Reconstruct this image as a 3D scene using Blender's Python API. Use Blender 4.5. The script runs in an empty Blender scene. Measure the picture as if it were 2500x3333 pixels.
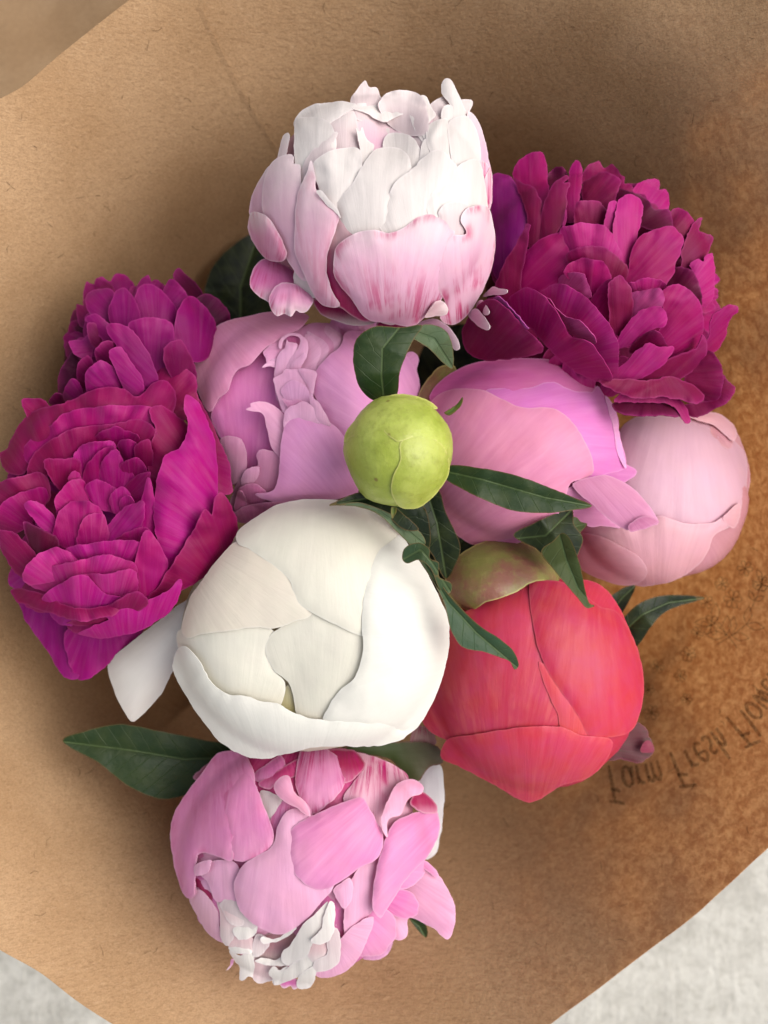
import bpy, bmesh, math, random
import numpy as np
from mathutils import Vector, noise
from mathutils.geometry import delaunay_2d_cdt

# ------------------------------------------------------------------ camera, light, exposure
SC = bpy.context.scene
COL = SC.collection
U = 0.01                      # everything below is in centimetres
H = 30.0                      # camera height above the bouquet's reference level (cm)
K = 21.0 / 2500.0             # cm per photograph pixel at that level
cam_d = bpy.data.cameras.new('camera'); cam = bpy.data.objects.new('camera', cam_d); COL.objects.link(cam)
cam.location = (0, 0, H * U)
cam_d.sensor_fit = 'VERTICAL'; cam_d.sensor_height = 24.0
cam_d.lens = 12.0 / (14.0 / H)
cam_d.clip_start = 0.005; cam_d.clip_end = 200
cam_d.dof.use_dof = True; cam_d.dof.focus_distance = 0.298; cam_d.dof.aperture_fstop = 9.0
SC.camera = cam

SUN_EL, SUN_AZ = math.radians(49), math.radians(8)   # azimuth measured from +X (right of the picture)
world = bpy.data.worlds.new('World'); SC.world = world; world.use_nodes = True
wn = world.node_tree.nodes; wn.clear()
sky = wn.new('ShaderNodeTexSky'); sky.sky_type = 'NISHITA'; sky.sun_disc = False
sky.sun_elevation = SUN_EL; sky.sun_rotation = math.pi / 2 - SUN_AZ
sky.air_density = 1.0; sky.dust_density = 3.0; sky.ozone_density = 1.0
bg = wn.new('ShaderNodeBackground'); bg.inputs['Strength'].default_value = 0.14
wo = wn.new('ShaderNodeOutputWorld')
hs = wn.new('ShaderNodeHueSaturation'); hs.inputs['Saturation'].default_value = 0.30   # thin bright cloud: the sky is nearly white
world.node_tree.links.new(sky.outputs[0], hs.inputs['Color']); world.node_tree.links.new(hs.outputs[0], bg.inputs[0]); world.node_tree.links.new(bg.outputs[0], wo.inputs[0])
sun_d = bpy.data.lights.new('sun', 'SUN'); sun_d.energy = 2.1; sun_d.angle = math.radians(60); sun_d.color = (1.0, 0.93, 0.84)
sun = bpy.data.objects.new('sun', sun_d); COL.objects.link(sun)
sd = Vector((math.cos(SUN_EL) * math.cos(SUN_AZ), math.cos(SUN_EL) * math.sin(SUN_AZ), math.sin(SUN_EL)))
sun.rotation_euler = sd.to_track_quat('Z', 'Y').to_euler()
SC.view_settings.view_transform = 'Standard'; SC.view_settings.look = 'None'
SC.view_settings.gamma = 1.0; SC.view_settings.exposure = 0.46
SC.cycles.max_bounces = 8; SC.cycles.diffuse_bounces = 5; SC.cycles.transmission_bounces = 6
SC.cycles.use_denoising = True

# ------------------------------------------------------------------ helpers
def lin(r, g, b):
    f = lambda c: (c / 255 / 12.92) if c / 255 <= 0.04045 else ((c / 255 + 0.055) / 1.055) ** 2.4
    return (f(r), f(g), f(b))

def unproj(px, py, z):
    """photograph pixel + height -> world position in cm"""
    k = K * (H - z) / H
    return np.stack([(px - 1250) * k, (1666.5 - py) * k, z], -1)

class N:
    """small node-graph helper"""
    def __init__(s, name):
        s.m = bpy.data.materials.new(name); s.m.use_nodes = True
        s.t = s.m.node_tree; s.t.nodes.clear()
        s.out = s.t.nodes.new('ShaderNodeOutputMaterial')
    def n(s, typ, **kw):
        nd = s.t.nodes.new('ShaderNode' + typ)
        for k, v in kw.items(): setattr(nd, k, v)
        return nd
    def l(s, a, b): s.t.links.new(a, b)
    def setin(s, nd, key, v):
        if hasattr(v, 'is_output'): s.l(v, nd.inputs[key])
        else: nd.inputs[key].default_value = v
    def math(s, op, a, b=0.0, c=0.0, clamp=False):
        nd = s.n('Math', operation=op, use_clamp=clamp)
        s.setin(nd, 0, a); s.setin(nd, 1, b); s.setin(nd, 2, c)
        return nd.outputs[0]
    def mix(s, f, a, b, mode='MIX'):
        nd = s.n('Mix', data_type='RGBA', blend_type=mode)
        s.setin(nd, 0, f)
        for k, v in ((6, a), (7, b)):
            if not hasattr(v, 'is_output') and len(v) == 3: v = (*v, 1)
            s.setin(nd, k, v)
        return nd.outputs[2]
    def ramp(s, f, lo, hi, a=0.0, b=1.0):
        nd = s.n('MapRange', interpolation_type='SMOOTHSTEP')
        s.setin(nd, 0, f); s.setin(nd, 1, lo); s.setin(nd, 2, hi); s.setin(nd, 3, a); s.setin(nd, 4, b)
        return nd.outputs[0]
    def noise(s, vec, scale, detail=3.0, rough=0.55, dist=0.0):
        nd = s.n('TexNoise'); s.l(vec, nd.inputs['Vector'])
        nd.inputs['Scale'].default_value = scale; nd.inputs['Detail'].default_value = detail
        nd.inputs['Roughness'].default_value = rough; nd.inputs['Distortion'].default_value = dist
        return nd.outputs[0]
    def comb(s, x, y, z):
        nd = s.n('CombineXYZ'); s.setin(nd, 0, x); s.setin(nd, 1, y); s.setin(nd, 2, z); return nd.outputs[0]
    def bump(s, h, strength, dist):
        nd = s.n('Bump'); s.l(h, nd.inputs['Height']); nd.inputs['Strength'].default_value = strength
        nd.inputs['Distance'].default_value = dist; return nd.outputs[0]
    def coord(s): return s.n('TexCoord').outputs['Object']

def petal_mat(name, tip, tip_lo=0.35, tip_hi=1.0, tip_amt=0.0, streak=(0.4, 0.01, 0.12), trans=0.28, rough=0.5,
              vein=0.16, edge=0.25, edge_col=None, sheen=0.015, spec=0.35, basecol=None):
    g = N(name)
    oi = g.n('ObjectInfo')
    at = g.n('Attribute', attribute_name='pt'); sep = g.n('SeparateXYZ'); g.l(at.outputs['Vector'], sep.inputs[0])
    t, ang, e = sep.outputs
    at2 = g.n('Attribute', attribute_name='pr')
    rr = at2.outputs['Fac']
    rnd = g.math('MULTIPLY', oi.outputs['Random'], 37.0)
    col = oi.outputs['Color']
    oc = g.coord()
    # broad uneven colouring of the petal flesh
    mott = g.noise(oc, 140.0, 3.0)
    if basecol: col = g.mix(g.ramp(t, 0.0, 0.42, 0.75, 0.0), col, basecol)
    tipf = g.math('ADD', t, g.math('MULTIPLY', g.math('SUBTRACT', mott, 0.5), 0.35))
    col = g.mix(g.math('MULTIPLY', g.ramp(tipf, tip_lo, tip_hi), tip_amt), col, tip)
    # fine veins fanning out from the base
    vv = g.comb(g.math('MULTIPLY', ang, 26.0), g.math('MULTIPLY', rr, 0.55), rnd)
    v = g.noise(vv, 1.0, 4.0, 0.65, 0.3)
    vf = g.math('MULTIPLY', g.math('SUBTRACT', v, 0.5), vein * 3.0)
    hsv = g.n('HueSaturation'); g.l(col, hsv.inputs['Color'])
    g.l(g.math('ADD', 1.0, vf), hsv.inputs['Value'])
    g.l(g.math('ADD', 0.5, g.math('MULTIPLY', g.math('SUBTRACT', mott, 0.5), 0.035)), hsv.inputs['Hue'])
    g.l(g.math('SUBTRACT', 1.0, g.math('MULTIPLY', vf, 0.8)), hsv.inputs['Saturation'])
    col = hsv.outputs[0]
    # darker flecks / feathered streaks (amount = alpha of the object colour)
    sv = g.comb(g.math('MULTIPLY', ang, 20.0), g.math('MULTIPLY', rr, 0.5), g.math('ADD', rnd, 11.0))
    sn = g.noise(sv, 1.0, 5.0, 0.7, 0.6)
    big = g.noise(oc, 95.0, 2.0)
    sm = g.math('MULTIPLY', g.ramp(sn, 0.42, 0.62), g.ramp(big, 0.36, 0.54))
    zone = g.math('MAXIMUM', g.ramp(t, 0.15, 0.7, 1.0, 0.0), g.ramp(e, 0.0, 0.3, 0.9, 0.0))
    sm = g.math('MULTIPLY', g.math('MULTIPLY', sm, zone), oi.outputs['Alpha'])
    col = g.mix(sm, col, streak)
    # thin margin reads paler
    if edge > 0:
        ec = edge_col or (0.9, 0.75, 0.82)
        col = g.mix(g.ramp(e, 0.0, 0.055, edge, 0.0), col, ec)
    b = g.n('BsdfPrincipled'); g.l(col, b.inputs['Base Color'])
    b.inputs['Roughness'].default_value = rough; b.inputs['Specular IOR Level'].default_value = spec
    b.inputs['Sheen Weight'].default_value = sheen; b.inputs['Sheen Roughness'].default_value = 0.4
    wr = g.noise(oc, 420.0, 3.0)
    h = g.math('ADD', v, g.math('MULTIPLY', wr, 0.5))
    nb = g.bump(h, 0.22, 0.0005); g.l(nb, b.inputs['Normal'])
    tr = g.n('BsdfTranslucent'); g.l(col, tr.inputs[0]); g.l(nb, tr.inputs['Normal'])
    mx = g.n('MixShader'); mx.inputs[0].default_value = trans
    g.l(b.outputs[0], mx.inputs[1]); g.l(tr.outputs[0], mx.inputs[2]); g.l(mx.outputs[0], g.out.inputs[0])
    return g.m

def leaf_mat(name, vein_col, rough=0.38, red=0.0, spec=0.5, veinf=0.5):
    g = N(name)
    oi = g.n('ObjectInfo'); oc = g.coord()
    at = g.n('Attribute', attribute_name='pt'); sep = g.n('SeparateXYZ'); g.l(at.outputs['Vector'], sep.inputs[0])
    t, s, e = sep.outputs
    rr = g.n('Attribute', attribute_name='pr').outputs['Fac']
    n1 = g.noise(oc, 160.0, 4.0)
    col = g.mix(g.ramp(n1, 0.35, 0.68, 0.0, 0.35), oi.outputs['Color'], (0.05, 0.065, 0.015))
    a = g.math('ABSOLUTE', s)
    wob = g.math('MULTIPLY', g.noise(oc, 90.0, 2.0), 1.6)
    ph = g.math('ADD', g.math('SUBTRACT', g.math('MULTIPLY', rr, 7.5), g.math('MULTIPLY', a, 6.5)), wob)
    side = g.ramp(g.math('ABSOLUTE', g.math('SINE', ph)), 0.0, 0.16, 1.0, 0.0)
    mid = g.ramp(a, 0.012, 0.045, 1.0, 0.0)
    vn = g.math('MAXIMUM', g.math('MULTIPLY', side, 0.45), mid)
    col = g.mix(g.math('MULTIPLY', vn, veinf), col, vein_col)
    col = g.mix(g.ramp(e, 0.0, 0.035, 0.55, 0.0), col, (0.16, 0.09, 0.03))
    if red > 0: col = g.mix(g.ramp(g.math('ADD', t, g.math('MULTIPLY', n1, 0.4)), 0.55, 1.1, 0.0, red), col, (0.16, 0.012, 0.03))
    b = g.n('BsdfPrincipled'); g.l(col, b.inputs['Base Color'])
    b.inputs['Roughness'].default_value = rough; b.inputs['Specular IOR Level'].default_value = spec
    h = g.math('ADD', g.math('MULTIPLY', vn, -0.9), g.math('MULTIPLY', g.noise(oc, 500.0, 3.0), 0.6))
    nb = g.bump(h, 0.45, 0.0007); g.l(nb, b.inputs['Normal'])
    tr = g.n('BsdfTranslucent'); g.l(col, tr.inputs[0])
    mx = g.n('MixShader'); mx.inputs[0].default_value = 0.12
    g.l(b.outputs[0], mx.inputs[1]); g.l(tr.outputs[0], mx.inputs[2]); g.l(mx.outputs[0], g.out.inputs[0])
    return g.m

def paper_mat():
    g = N('kraft_paper'); oc = g.coord()
    blot = g.noise(oc, 380.0, 5.0, 0.68, 0.5)
    big = g.noise(oc, 26.0, 3.0)
    fine = g.noise(oc, 2100.0, 3.0, 0.7)
    sx = g.n('SeparateXYZ'); g.l(oc, sx.inputs[0])
    # backlit glow of the right side put into colour and translucency, ragged outline
    backlit = g.ramp(g.math('ADD', g.math('ADD', sx.outputs[0], g.math('MULTIPLY', sx.outputs[1], -0.20)), g.math('MULTIPLY', g.math('SUBTRACT', big, 0.5), 0.10)), 0.035, 0.15)
    col = g.mix(g.ramp(big, 0.3, 0.7), (0.405, 0.250, 0.130), (0.490, 0.318, 0.178))
    col = g.mix(g.ramp(fine, 0.35, 0.7, 0.0, 0.52), col, (0.25, 0.148, 0.076))
    col = g.mix(backlit, col, g.mix(g.ramp(blot, 0.36, 0.66), (0.37, 0.222, 0.122), (0.52, 0.345, 0.205)))
    # thin fibres lying every way, light and dark
    fib = None
    for i, (rot, thr) in enumerate(((0.4, 0.66), (1.45, 0.67), (2.5, 0.66), (-0.35, 0.68))):
        mp = g.n('Mapping'); g.l(oc, mp.inputs[0]); mp.inputs['Rotation'].default_value = (0, 0, rot)
        mp.inputs['Scale'].default_value = (260, 2600, 800); mp.inputs['Location'].default_value = (i * 3.1, i * 7.7, i)
        nn = g.noise(mp.outputs[0], 1.0, 1.0, 0.5, 0.7)
        f = g.ramp(nn, thr - 0.05, thr + 0.02)
        fib = f if fib is None else g.math('MAXIMUM', fib, f)
    col = g.mix(g.math('MULTIPLY', fib, 0.32), col, (0.16, 0.085, 0.04))
    mp = g.n('Mapping'); g.l(oc, mp.inputs[0]); mp.inputs['Rotation'].default_value = (0, 0, 0.9)
    mp.inputs['Scale'].default_value = (300, 2200, 700)
    lf = g.ramp(g.noise(mp.outputs[0], 1.0, 2.0, 0.5, 0.6), 0.60, 0.70)
    col = g.mix(g.math('MULTIPLY', lf, 0.25), col, (0.58, 0.41, 0.26))
    b = g.n('BsdfPrincipled'); g.l(col, b.inputs['Base Color']); b.inputs['Roughness'].default_value = 0.82
    b.inputs['Specular IOR Level'].default_value = 0.2
    h = g.math('ADD', g.math('MULTIPLY', g.noise(oc, 700.0, 4.0, 0.7), 0.8), g.math('MULTIPLY', blot, 0.6))
    nb = g.bump(h, 0.5, 0.0008); g.l(nb, b.inputs['Normal'])
    # light passing through the sheet shows its uneven fibre clouding
    cloud = g.math('ADD', g.math('MULTIPLY', blot, 0.65), g.math('MULTIPLY', g.noise(oc, 1100.0, 3.0, 0.7), 0.35))
    tcol = g.mix(g.ramp(cloud, 0.36, 0.66), (0.70, 0.40, 0.20), (0.97, 0.69, 0.42))
    tr = g.n('BsdfTranslucent'); g.l(tcol, tr.inputs[0])
    mx = g.n('MixShader'); g.l(g.ramp(backlit, 0.0, 1.0, 0.12, 0.60), mx.inputs[0])
    g.l(b.outputs[0], mx.inputs[1]); g.l(tr.outputs[0], mx.inputs[2]); g.l(mx.outputs[0], g.out.inputs[0])
    return g.m

def concrete_mat():
    g = N('broomed_concrete'); oc = g.coord()
    n1 = g.noise(oc, 45.0, 6.0, 0.7, 0.4); n2 = g.noise(oc, 240.0, 5.0, 0.75, 0.5)
    mp = g.n('Mapping'); g.l(oc, mp.inputs[0]); mp.inputs['Scale'].default_value = (150, 28, 1); mp.inputs['Rotation'].default_value = (0, 0, -0.06)
    br = g.noise(mp.outputs[0], 1.0, 5.0, 0.65, 0.8)
    col = g.mix(g.ramp(n1, 0.3, 0.7), (0.40, 0.385, 0.345), (0.56, 0.545, 0.495))
    col = g.mix(g.ramp(n2, 0.45, 0.75, 0.0, 0.6), col, (0.27, 0.25, 0.21))
    col = g.mix(g.ramp(br, 0.55, 0.75, 0.0, 0.5), col, (0.62, 0.605, 0.56))
    b = g.n('BsdfPrincipled'); g.l(col, b.inputs['Base Color']); b.inputs['Roughness'].default_value = 0.9
    h = g.math('ADD', n2, g.math('ADD', br, n1))
    g.l(g.bump(h, 0.6, 0.002), b.inputs['Normal']); g.l(b.outputs[0], g.out.inputs[0])
    return g.m

def ink_mat():
    g = N('printed_ink'); oc = g.coord()
    n = g.noise(oc, 900.0, 3.0)
    b = g.n('BsdfPrincipled'); g.l(g.mix(g.ramp(n, 0.35, 0.7), (0.030, 0.016, 0.009), (0.11, 0.060, 0.030)), b.inputs['Base Color'])
    b.inputs['Roughness'].default_value = 0.9; b.inputs['Specular IOR Level'].default_value = 0.1
    tp = g.n('BsdfTransparent'); mx = g.n('MixShader')
    g.l(g.math('MULTIPLY', g.ramp(n, 0.42, 0.62, 0.55, 0.95), g.n('ObjectInfo').outputs['Alpha']), mx.inputs[0])
    g.l(tp.outputs[0], mx.inputs[1]); g.l(b.outputs[0], mx.inputs[2]); g.l(mx.outputs[0], g.out.inputs[0])
    return g.m

def bud_mat(name, c1, c2, c3, spot=0.5):
    g = N(name); oc = g.coord()
    n1 = g.noise(oc, 70.0, 4.0, 0.6); n2 = g.noise(oc, 330.0, 4.0, 0.7)
    at = g.n('Attribute', attribute_name='pt'); sep = g.n('SeparateXYZ'); g.l(at.outputs['Vector'], sep.inputs[0])
    e = sep.outputs[2]
    col = g.mix(g.ramp(n1, 0.36, 0.64), c1, c2)
    col = g.mix(g.ramp(n2, 0.48, 0.72, 0.0, 0.45), col, c3)
    col = g.mix(g.ramp(e, 0.0, 0.05, 0.6, 0.0), col, (0.52, 0.50, 0.16))
    vo = g.n('TexVoronoi'); g.l(oc, vo.inputs['Vector']); vo.inputs['Scale'].default_value = 190.0
    sp = g.math('MULTIPLY', g.ramp(vo.outputs['Distance'], 0.05, 0.16, 1.0, 0.0), g.ramp(g.noise(oc, 150.0, 1.0), 0.5, 0.58))
    col = g.mix(g.math('MULTIPLY', sp, spot), col, (0.13, 0.06, 0.015))
    b = g.n('BsdfPrincipled'); g.l(col, b.inputs['Base Color']); b.inputs['Roughness'].default_value = 0.42
    b.inputs['Specular IOR Level'].default_value = 0.4
    b.inputs['Subsurface Weight'].default_value = 0.12; b.inputs['Subsurface Scale'].default_value = 0.004
    b.inputs['Subsurface Radius'].default_value = (0.6, 1.0, 0.2)
    g.l(g.bump(g.math('ADD', n2, g.math('MULTIPLY', n1, 1.5)), 0.35, 0.0009), b.inputs['Normal'])
    g.l(b.outputs[0], g.out.inputs[0])
    return g.m

# ------------------------------------------------------------------ traced petals and leaves
def smooth_closed(P, step):
    P = np.asarray(P, float); n = len(P); out = []
    for i in range(n):
        p0, p1, p2, p3 = P[i - 1], P[i], P[(i + 1) % n], P[(i + 2) % n]
        # centripetal-ish tension keeps sharp corners crisp
        d = np.linalg.norm(p2 - p1); m = max(1, int(round(d / step)))
        a1 = (p2 - p0) * 0.5; a2 = (p3 - p1) * 0.5
        for a in (a1, a2):
            L = np.linalg.norm(a)
            if L > d * 1.0: a *= d / L
        for k in range(m):
            u = k / m; u2 = u * u; u3 = u2 * u
            out.append((2*u3 - 3*u2 + 1) * p1 + (u3 - 2*u2 + u) * a1 + (-2*u3 + 3*u2) * p2 + (u3 - u2) * a2)
    return np.array(out)

def inside(poly, pts):
    x, y = pts[:, 0], pts[:, 1]; r = np.zeros(len(pts), bool); n = len(poly); j = n - 1
    for i in range(n):
        xi, yi = poly[i]; xj, yj = poly[j]
        if yi != yj:
            c = ((yi > y) != (yj > y)) & (x < (xj - xi) * (y - yi) / (yj - yi) + xi); r ^= c
        j = i
    return r

def edge_dist(poly, pts):
    a = poly; b = np.roll(poly, -1, 0); ab = b - a; L = (ab ** 2).sum(1) + 1e-9
    d = pts[:, None, :] - a[None]
    u = np.clip((d * ab[None]).sum(2) / L[None], 0, 1)
    q = d - u[..., None] * ab[None]
    return np.sqrt((q ** 2).sum(2)).min(1)

RAG = random.Random(5)
def patch2d(pts, spacing, rag=0.0, seed=0):
    """closed outline -> triangulated 2-D points (photograph pixels)"""
    B = smooth_closed(pts, spacing * 0.8)
    if rag > 0:
        c = B.mean(0); nb = []
        for i, p in enumerate(B):
            tg = B[(i + 1) % len(B)] - B[i - 1]; nn = np.array([tg[1], -tg[0]]); nn /= (np.linalg.norm(nn) + 1e-6)
            w = noise.noise(Vector((p[0] * 0.028, p[1] * 0.028, seed))) + 0.6 * noise.noise(Vector((p[0] * 0.075, p[1] * 0.075, seed + 9))) + 0.35 * noise.noise(Vector((p[0] * 0.19, p[1] * 0.19, seed + 5)))
            nb.append(p + nn * w * rag)
        B = np.array(nb)
    lo, hi = B.min(0), B.max(0)
    gx = np.arange(lo[0], hi[0] + spacing, spacing); gy = np.arange(lo[1], hi[1] + spacing, spacing * 0.866)
    G = np.array([(x + (spacing * 0.5 if k % 2 else 0), y) for k, y in enumerate(gy) for x in gx])
    G = G[inside(B, G)]
    if len(G): G = G[edge_dist(B, G) > spacing * 0.42]
    allp = np.vstack([B, G]) if len(G) else B
    nb = len(B)
    v, e, f, *_ = delaunay_2d_cdt([Vector(p) for p in allp], [(i, (i + 1) % nb) for i in range(nb)], [], 1, 0.01)
    return np.array([(p.x, p.y) for p in v]), [list(q) for q in f], B

def new_obj(name, verts, faces, mat, parent=None, attrs=None, smooth=True, thick=0.0, color=None):
    me = bpy.data.meshes.new(name)
    me.from_pydata([tuple(v) for v in np.asarray(verts) * U], [], faces); me.update()
    if attrs:
        for k, (typ, dat) in attrs.items():
            a = me.attributes.new(k, typ, 'POINT')
            a.data.foreach_set('vector' if typ == 'FLOAT_VECTOR' else 'value', np.asarray(dat, np.float32).ravel())
    if smooth: me.polygons.foreach_set('use_smooth', [True] * len(me.polygons))
    if thick > 0:
        cnt = {}
        for fc in faces:
            for i in range(len(fc)):
                k = (fc[i], fc[(i + 1) % len(fc)]); k = (min(k), max(k)); cnt[k] = cnt.get(k, 0) + 1
        sh = me.attributes.new('sharp_edge', 'BOOLEAN', 'EDGE')
        sh.data.foreach_set('value', [cnt.get((min(e.vertices), max(e.vertices)), 0) == 1 for e in me.edges])
    me.materials.append(mat)
    o = bpy.data.objects.new(name, me); COL.objects.link(o)
    if parent is not None:
        o.parent = parent; o.matrix_parent_inverse = parent_inv(parent)
    if color is not None: o.color = color
    if thick > 0:
        s = o.modifiers.new('thickness', 'SOLIDIFY'); s.thickness = thick * U; s.offset = -1
    return o

def frills(f, n, cols, rad, lo, hi, seed, at=None, size=(55, 105), l1=.5, mat=None, squash=1.0, thick=.018, bulge=None):
    rd = random.Random(seed); i0 = f.i; nn = 0
    for i in range(n):
        th = rd.uniform(0, 6.283); rr = rad * math.sqrt(rd.random())
        c = np.array([f.c[0] + math.cos(th) * rr * f.r[0], f.c[1] + math.sin(th) * rr * f.r[1]])
        if at is not None:
            ax, ay = f.map(at); rr = rad * f.reg[2] * math.sqrt(rd.random()); c = np.array([ax + math.cos(th) * rr * squash, ay + math.sin(th) * rr])
        d = np.array([math.cos(th), math.sin(th)]) if rd.random() < .5 else np.array([rd.uniform(-1, 1), -1]); d /= np.linalg.norm(d); sd = np.array([-d[1], d[0]])
        L = rd.uniform(*size); W = L * rd.uniform(.5, .8)
        prof = [(-1, .3), (-.3, .8), (.4, 1), (.8, .75), (.92, .4), (.74, .12), (1, -.2), (.8, -.65), (.3, -1), (-.4, -.75), (-1, -.3)]
        f.petal([tuple(c + d * a * L + sd * b * W * rd.uniform(.9, 1.1)) for a, b in prof], tuple(d), cols[i % len(cols)], lift=rd.uniform(lo, hi), reg=(0, 0, 1), l1=l1, cup=rd.uniform(-.15, .25) * min(1, L / 60), rag=5 if L > 50 else 3.5, mat=mat, thick=thick, bulge=bulge)
    f.i = i0

def parent_inv(p):
    m = p.matrix_basis.copy()
    q = p.parent
    if q is not None: m = q.matrix_basis @ p.matrix_parent_inverse @ m if False else m
    return m.inverted()

def thing(name, label, cat, loc=(0, 0, 0), group=None):
    o = bpy.data.objects.new(name, None); COL.objects.link(o); o.empty_display_size = 0.01
    o.location = [c * U for c in loc]; o['label'] = label; o['category'] = cat
    if group: o['group'] = group
    return o

DIRS = {'U': (0, -1), 'D': (0, 1), 'L': (-1, 0), 'R': (1, 0), 'UL': (-.7, -.7), 'UR': (.7, -.7), 'DL': (-.7, .7), 'DR': (.7, .7)}

class Flower:
    """one bloom: a root Empty, a dome that its petals lie on, and a running layer height"""
    def __init__(s, name, label, cat, reg, c, r, zc, h, mat, step=0.03, rot=0.0, pit=(0, 0, 0.0, 1.0), power=1.0, group='peonies standing in the paper wrap', l0=0.0, l1=0.0, bulge=0.22, rip=0.0, roll=0.05, rag=2.0, crk=0.03, tight=1.0, fold=0.02, ruf=0.0):
        s.tight = tight
        s.reg = reg; s.c = s.map(c); s.r = (r[0] * reg[2], r[1] * reg[2]); s.zc = zc; s.h = h; s.mat = mat
        s.step = step; s.rot = rot; s.i = 0; s.pit = pit; s.power = power
        s.d = dict(l0=l0, l1=l1, bulge=bulge, rip=rip, roll=roll, rag=rag, crk=crk, fold=fold, ruf=ruf)
        s.seed = len(bpy.data.objects) * 1.7
        s.base = unproj(np.array(s.c[0]), np.array(s.c[1]), np.array(zc - h))
        s.root = thing(name, label, cat, tuple(s.base), group)
    def map(s, p): return (s.reg[0] + p[0] * s.reg[2], s.reg[1] + p[1] * s.reg[2])
    def surf(s, P):
        d = P - np.array(s.c); ca, sa = math.cos(s.rot), math.sin(s.rot)
        x = (d[:, 0] * ca + d[:, 1] * sa) / s.r[0]; y = (-d[:, 0] * sa + d[:, 1] * ca) / s.r[1]
        r = np.sqrt(x * x + y * y)
        z = np.where(r < 0.96, np.sqrt(np.maximum(1 - np.minimum(r, .96) ** 2, 0)) ** s.power, 0.28 ** s.power - 1.1 * (r - 0.96))
        z = s.zc + s.h * z
        px, py, dep, rad = s.pit
        if dep:
            q = np.array(s.map((px, py))); rr = np.sqrt(((P - q) ** 2).sum(1)) / (rad * s.reg[2])
            z = z - dep * np.exp(-rr ** 2 * 2.0)
        return z
    def petal(s, pts, dr='U', col=(0.5, 0.5, 0.5), a=0.0, lift=None, name='petal', za=None, mat=None, l0=None, l1=None, bulge=None,
              cup=0.0, rip=None, roll=None, rag=None, wav=0.05, reg=None, thick=0.022, rw=0.10, label=None, up=0.0, crk=None, hemi=0.0):
        D = s.d; l0 = D['l0'] if l0 is None else l0; l1 = D['l1'] if l1 is None else l1
        bulge = D['bulge'] if bulge is None else bulge; rip = D['rip'] if rip is None else rip
        roll = D['roll'] if roll is None else roll; rag = D['rag'] if rag is None else rag
        rg = reg or s.reg
        Q = np.array([(rg[0] + x * rg[2], rg[1] + y * rg[2]) for x, y in pts], float)
        ext = (Q.max(0) - Q.min(0)); sp = float(np.clip(math.sqrt(ext[0] * ext[1]) / 16, 7.0, 15.0))
        s.i += 1; seed = s.seed + s.i * 3.3
        V, F, B = patch2d(Q, sp, rag, seed)
        e = edge_dist(B, V); em = e.max() + 1e-6; ecm = e * K
        dv = np.array(DIRS[dr] if isinstance(dr, str) else dr, float); dv /= np.linalg.norm(dv)
        pj = V @ dv; t = (pj - pj.min()) / (np.ptp(pj) + 1e-6)
        side = np.array([-dv[1], dv[0]]); ps = V @ side; sm = (ps.max() + ps.min()) / 2; sh = np.ptp(ps) / 2 + 1e-6
        sn = (ps - sm) / sh; Lp = np.ptp(pj)
        ang = np.arctan2(ps - sm, (pj - pj.min()) + 0.7 * Lp + 20); rad = np.hypot(ps - sm, pj - pj.min() + 0.7 * Lp) * K
        lf = (s.i * s.step if lift is None else lift) * s.tight + up; bulge = bulge * s.tight; wav = wav * s.tight; roll = roll * min(1, s.tight * 1.4)
        if za is None: z = s.surf(V)
        else: z = za[0] + (za[1] - za[0]) * t; lf = 0.0
        z = z + lf + l0 * (1 - t) ** 1.5 + l1 * t ** 2
        q = np.clip(e / em, 0, 1)
        fo = D['fold'] * min(1.0, em * K / 0.6)
        if fo:
            fw = np.array([noise.noise(Vector((a_ * 5.0, r_ * 0.35, seed + 3))) + 0.6 * noise.noise(Vector((a_ * 13.0, r_ * 0.6, seed + 5))) for a_, r_ in zip(ang, rad)])
            z = z + fo * fw * (0.25 + 0.75 * t)
        z = z + bulge * 0.42 * min(em * K, 1.5) * (1 - (1 - q) ** 2) + cup * sn ** 2
        z = z - 0.5 * roll * np.exp(-(ecm / rw) ** 2)
        if D['ruf']:
            z = z + D['ruf'] * min(1.0, em * K / 0.5) * np.sin(ang * 11.0 + 1.5 * np.sin(ang * 4.0 + seed) + seed) * np.exp(-ecm / 0.35) * np.sqrt(t)
        crk = D['crk'] if crk is None else crk
        szf = min(1.0, em * K / 0.7); crk = crk * szf; wav = wav * szf; rip = rip * (0.4 + 0.6 * szf)
        if crk:
            w = np.array([noise.noise(Vector((x * 0.022, y * 0.022, seed + 2))) + 0.7 * noise.noise(Vector((x * 0.055, y * 0.055, seed + 6))) for x, y in V])
            z = z + crk * w * np.exp(-ecm / 0.28) * (0.35 + 0.65 * t)
        if rip:
            ph = np.array([noise.noise(Vector((x * 0.013, y * 0.013, seed))) for x, y in V])
            z = z + rip * t ** 1.3 * np.sin(ps * 0.045 + ph * 5.0 + seed)
        if hemi: z = z + hemi * np.sqrt(np.maximum(1 - ((V[:, 0] - V[:, 0].mean()) / (ext[0] * .53)) ** 2 - ((V[:, 1] - V[:, 1].mean()) / (ext[1] * .60)) ** 2, 0))
        if wav:
            w = np.array([noise.noise(Vector((x * 0.009, y * 0.009, seed + 4))) + 0.4 * noise.noise(Vector((x * 0.024, y * 0.024, seed + 8))) for x, y in V])
            z = z + wav * w
        W = unproj(V[:, 0], V[:, 1], z)
        F = fix(W, F)
        o = new_obj(name, W, F, mat or s.mat, s.root, {'pt': ('FLOAT_VECTOR', np.stack([t, ang, ecm], 1)), 'pr': ('FLOAT', rad)}, thick=thick, color=(*col, a))
        if label: o['label'] = label
        return o
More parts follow.
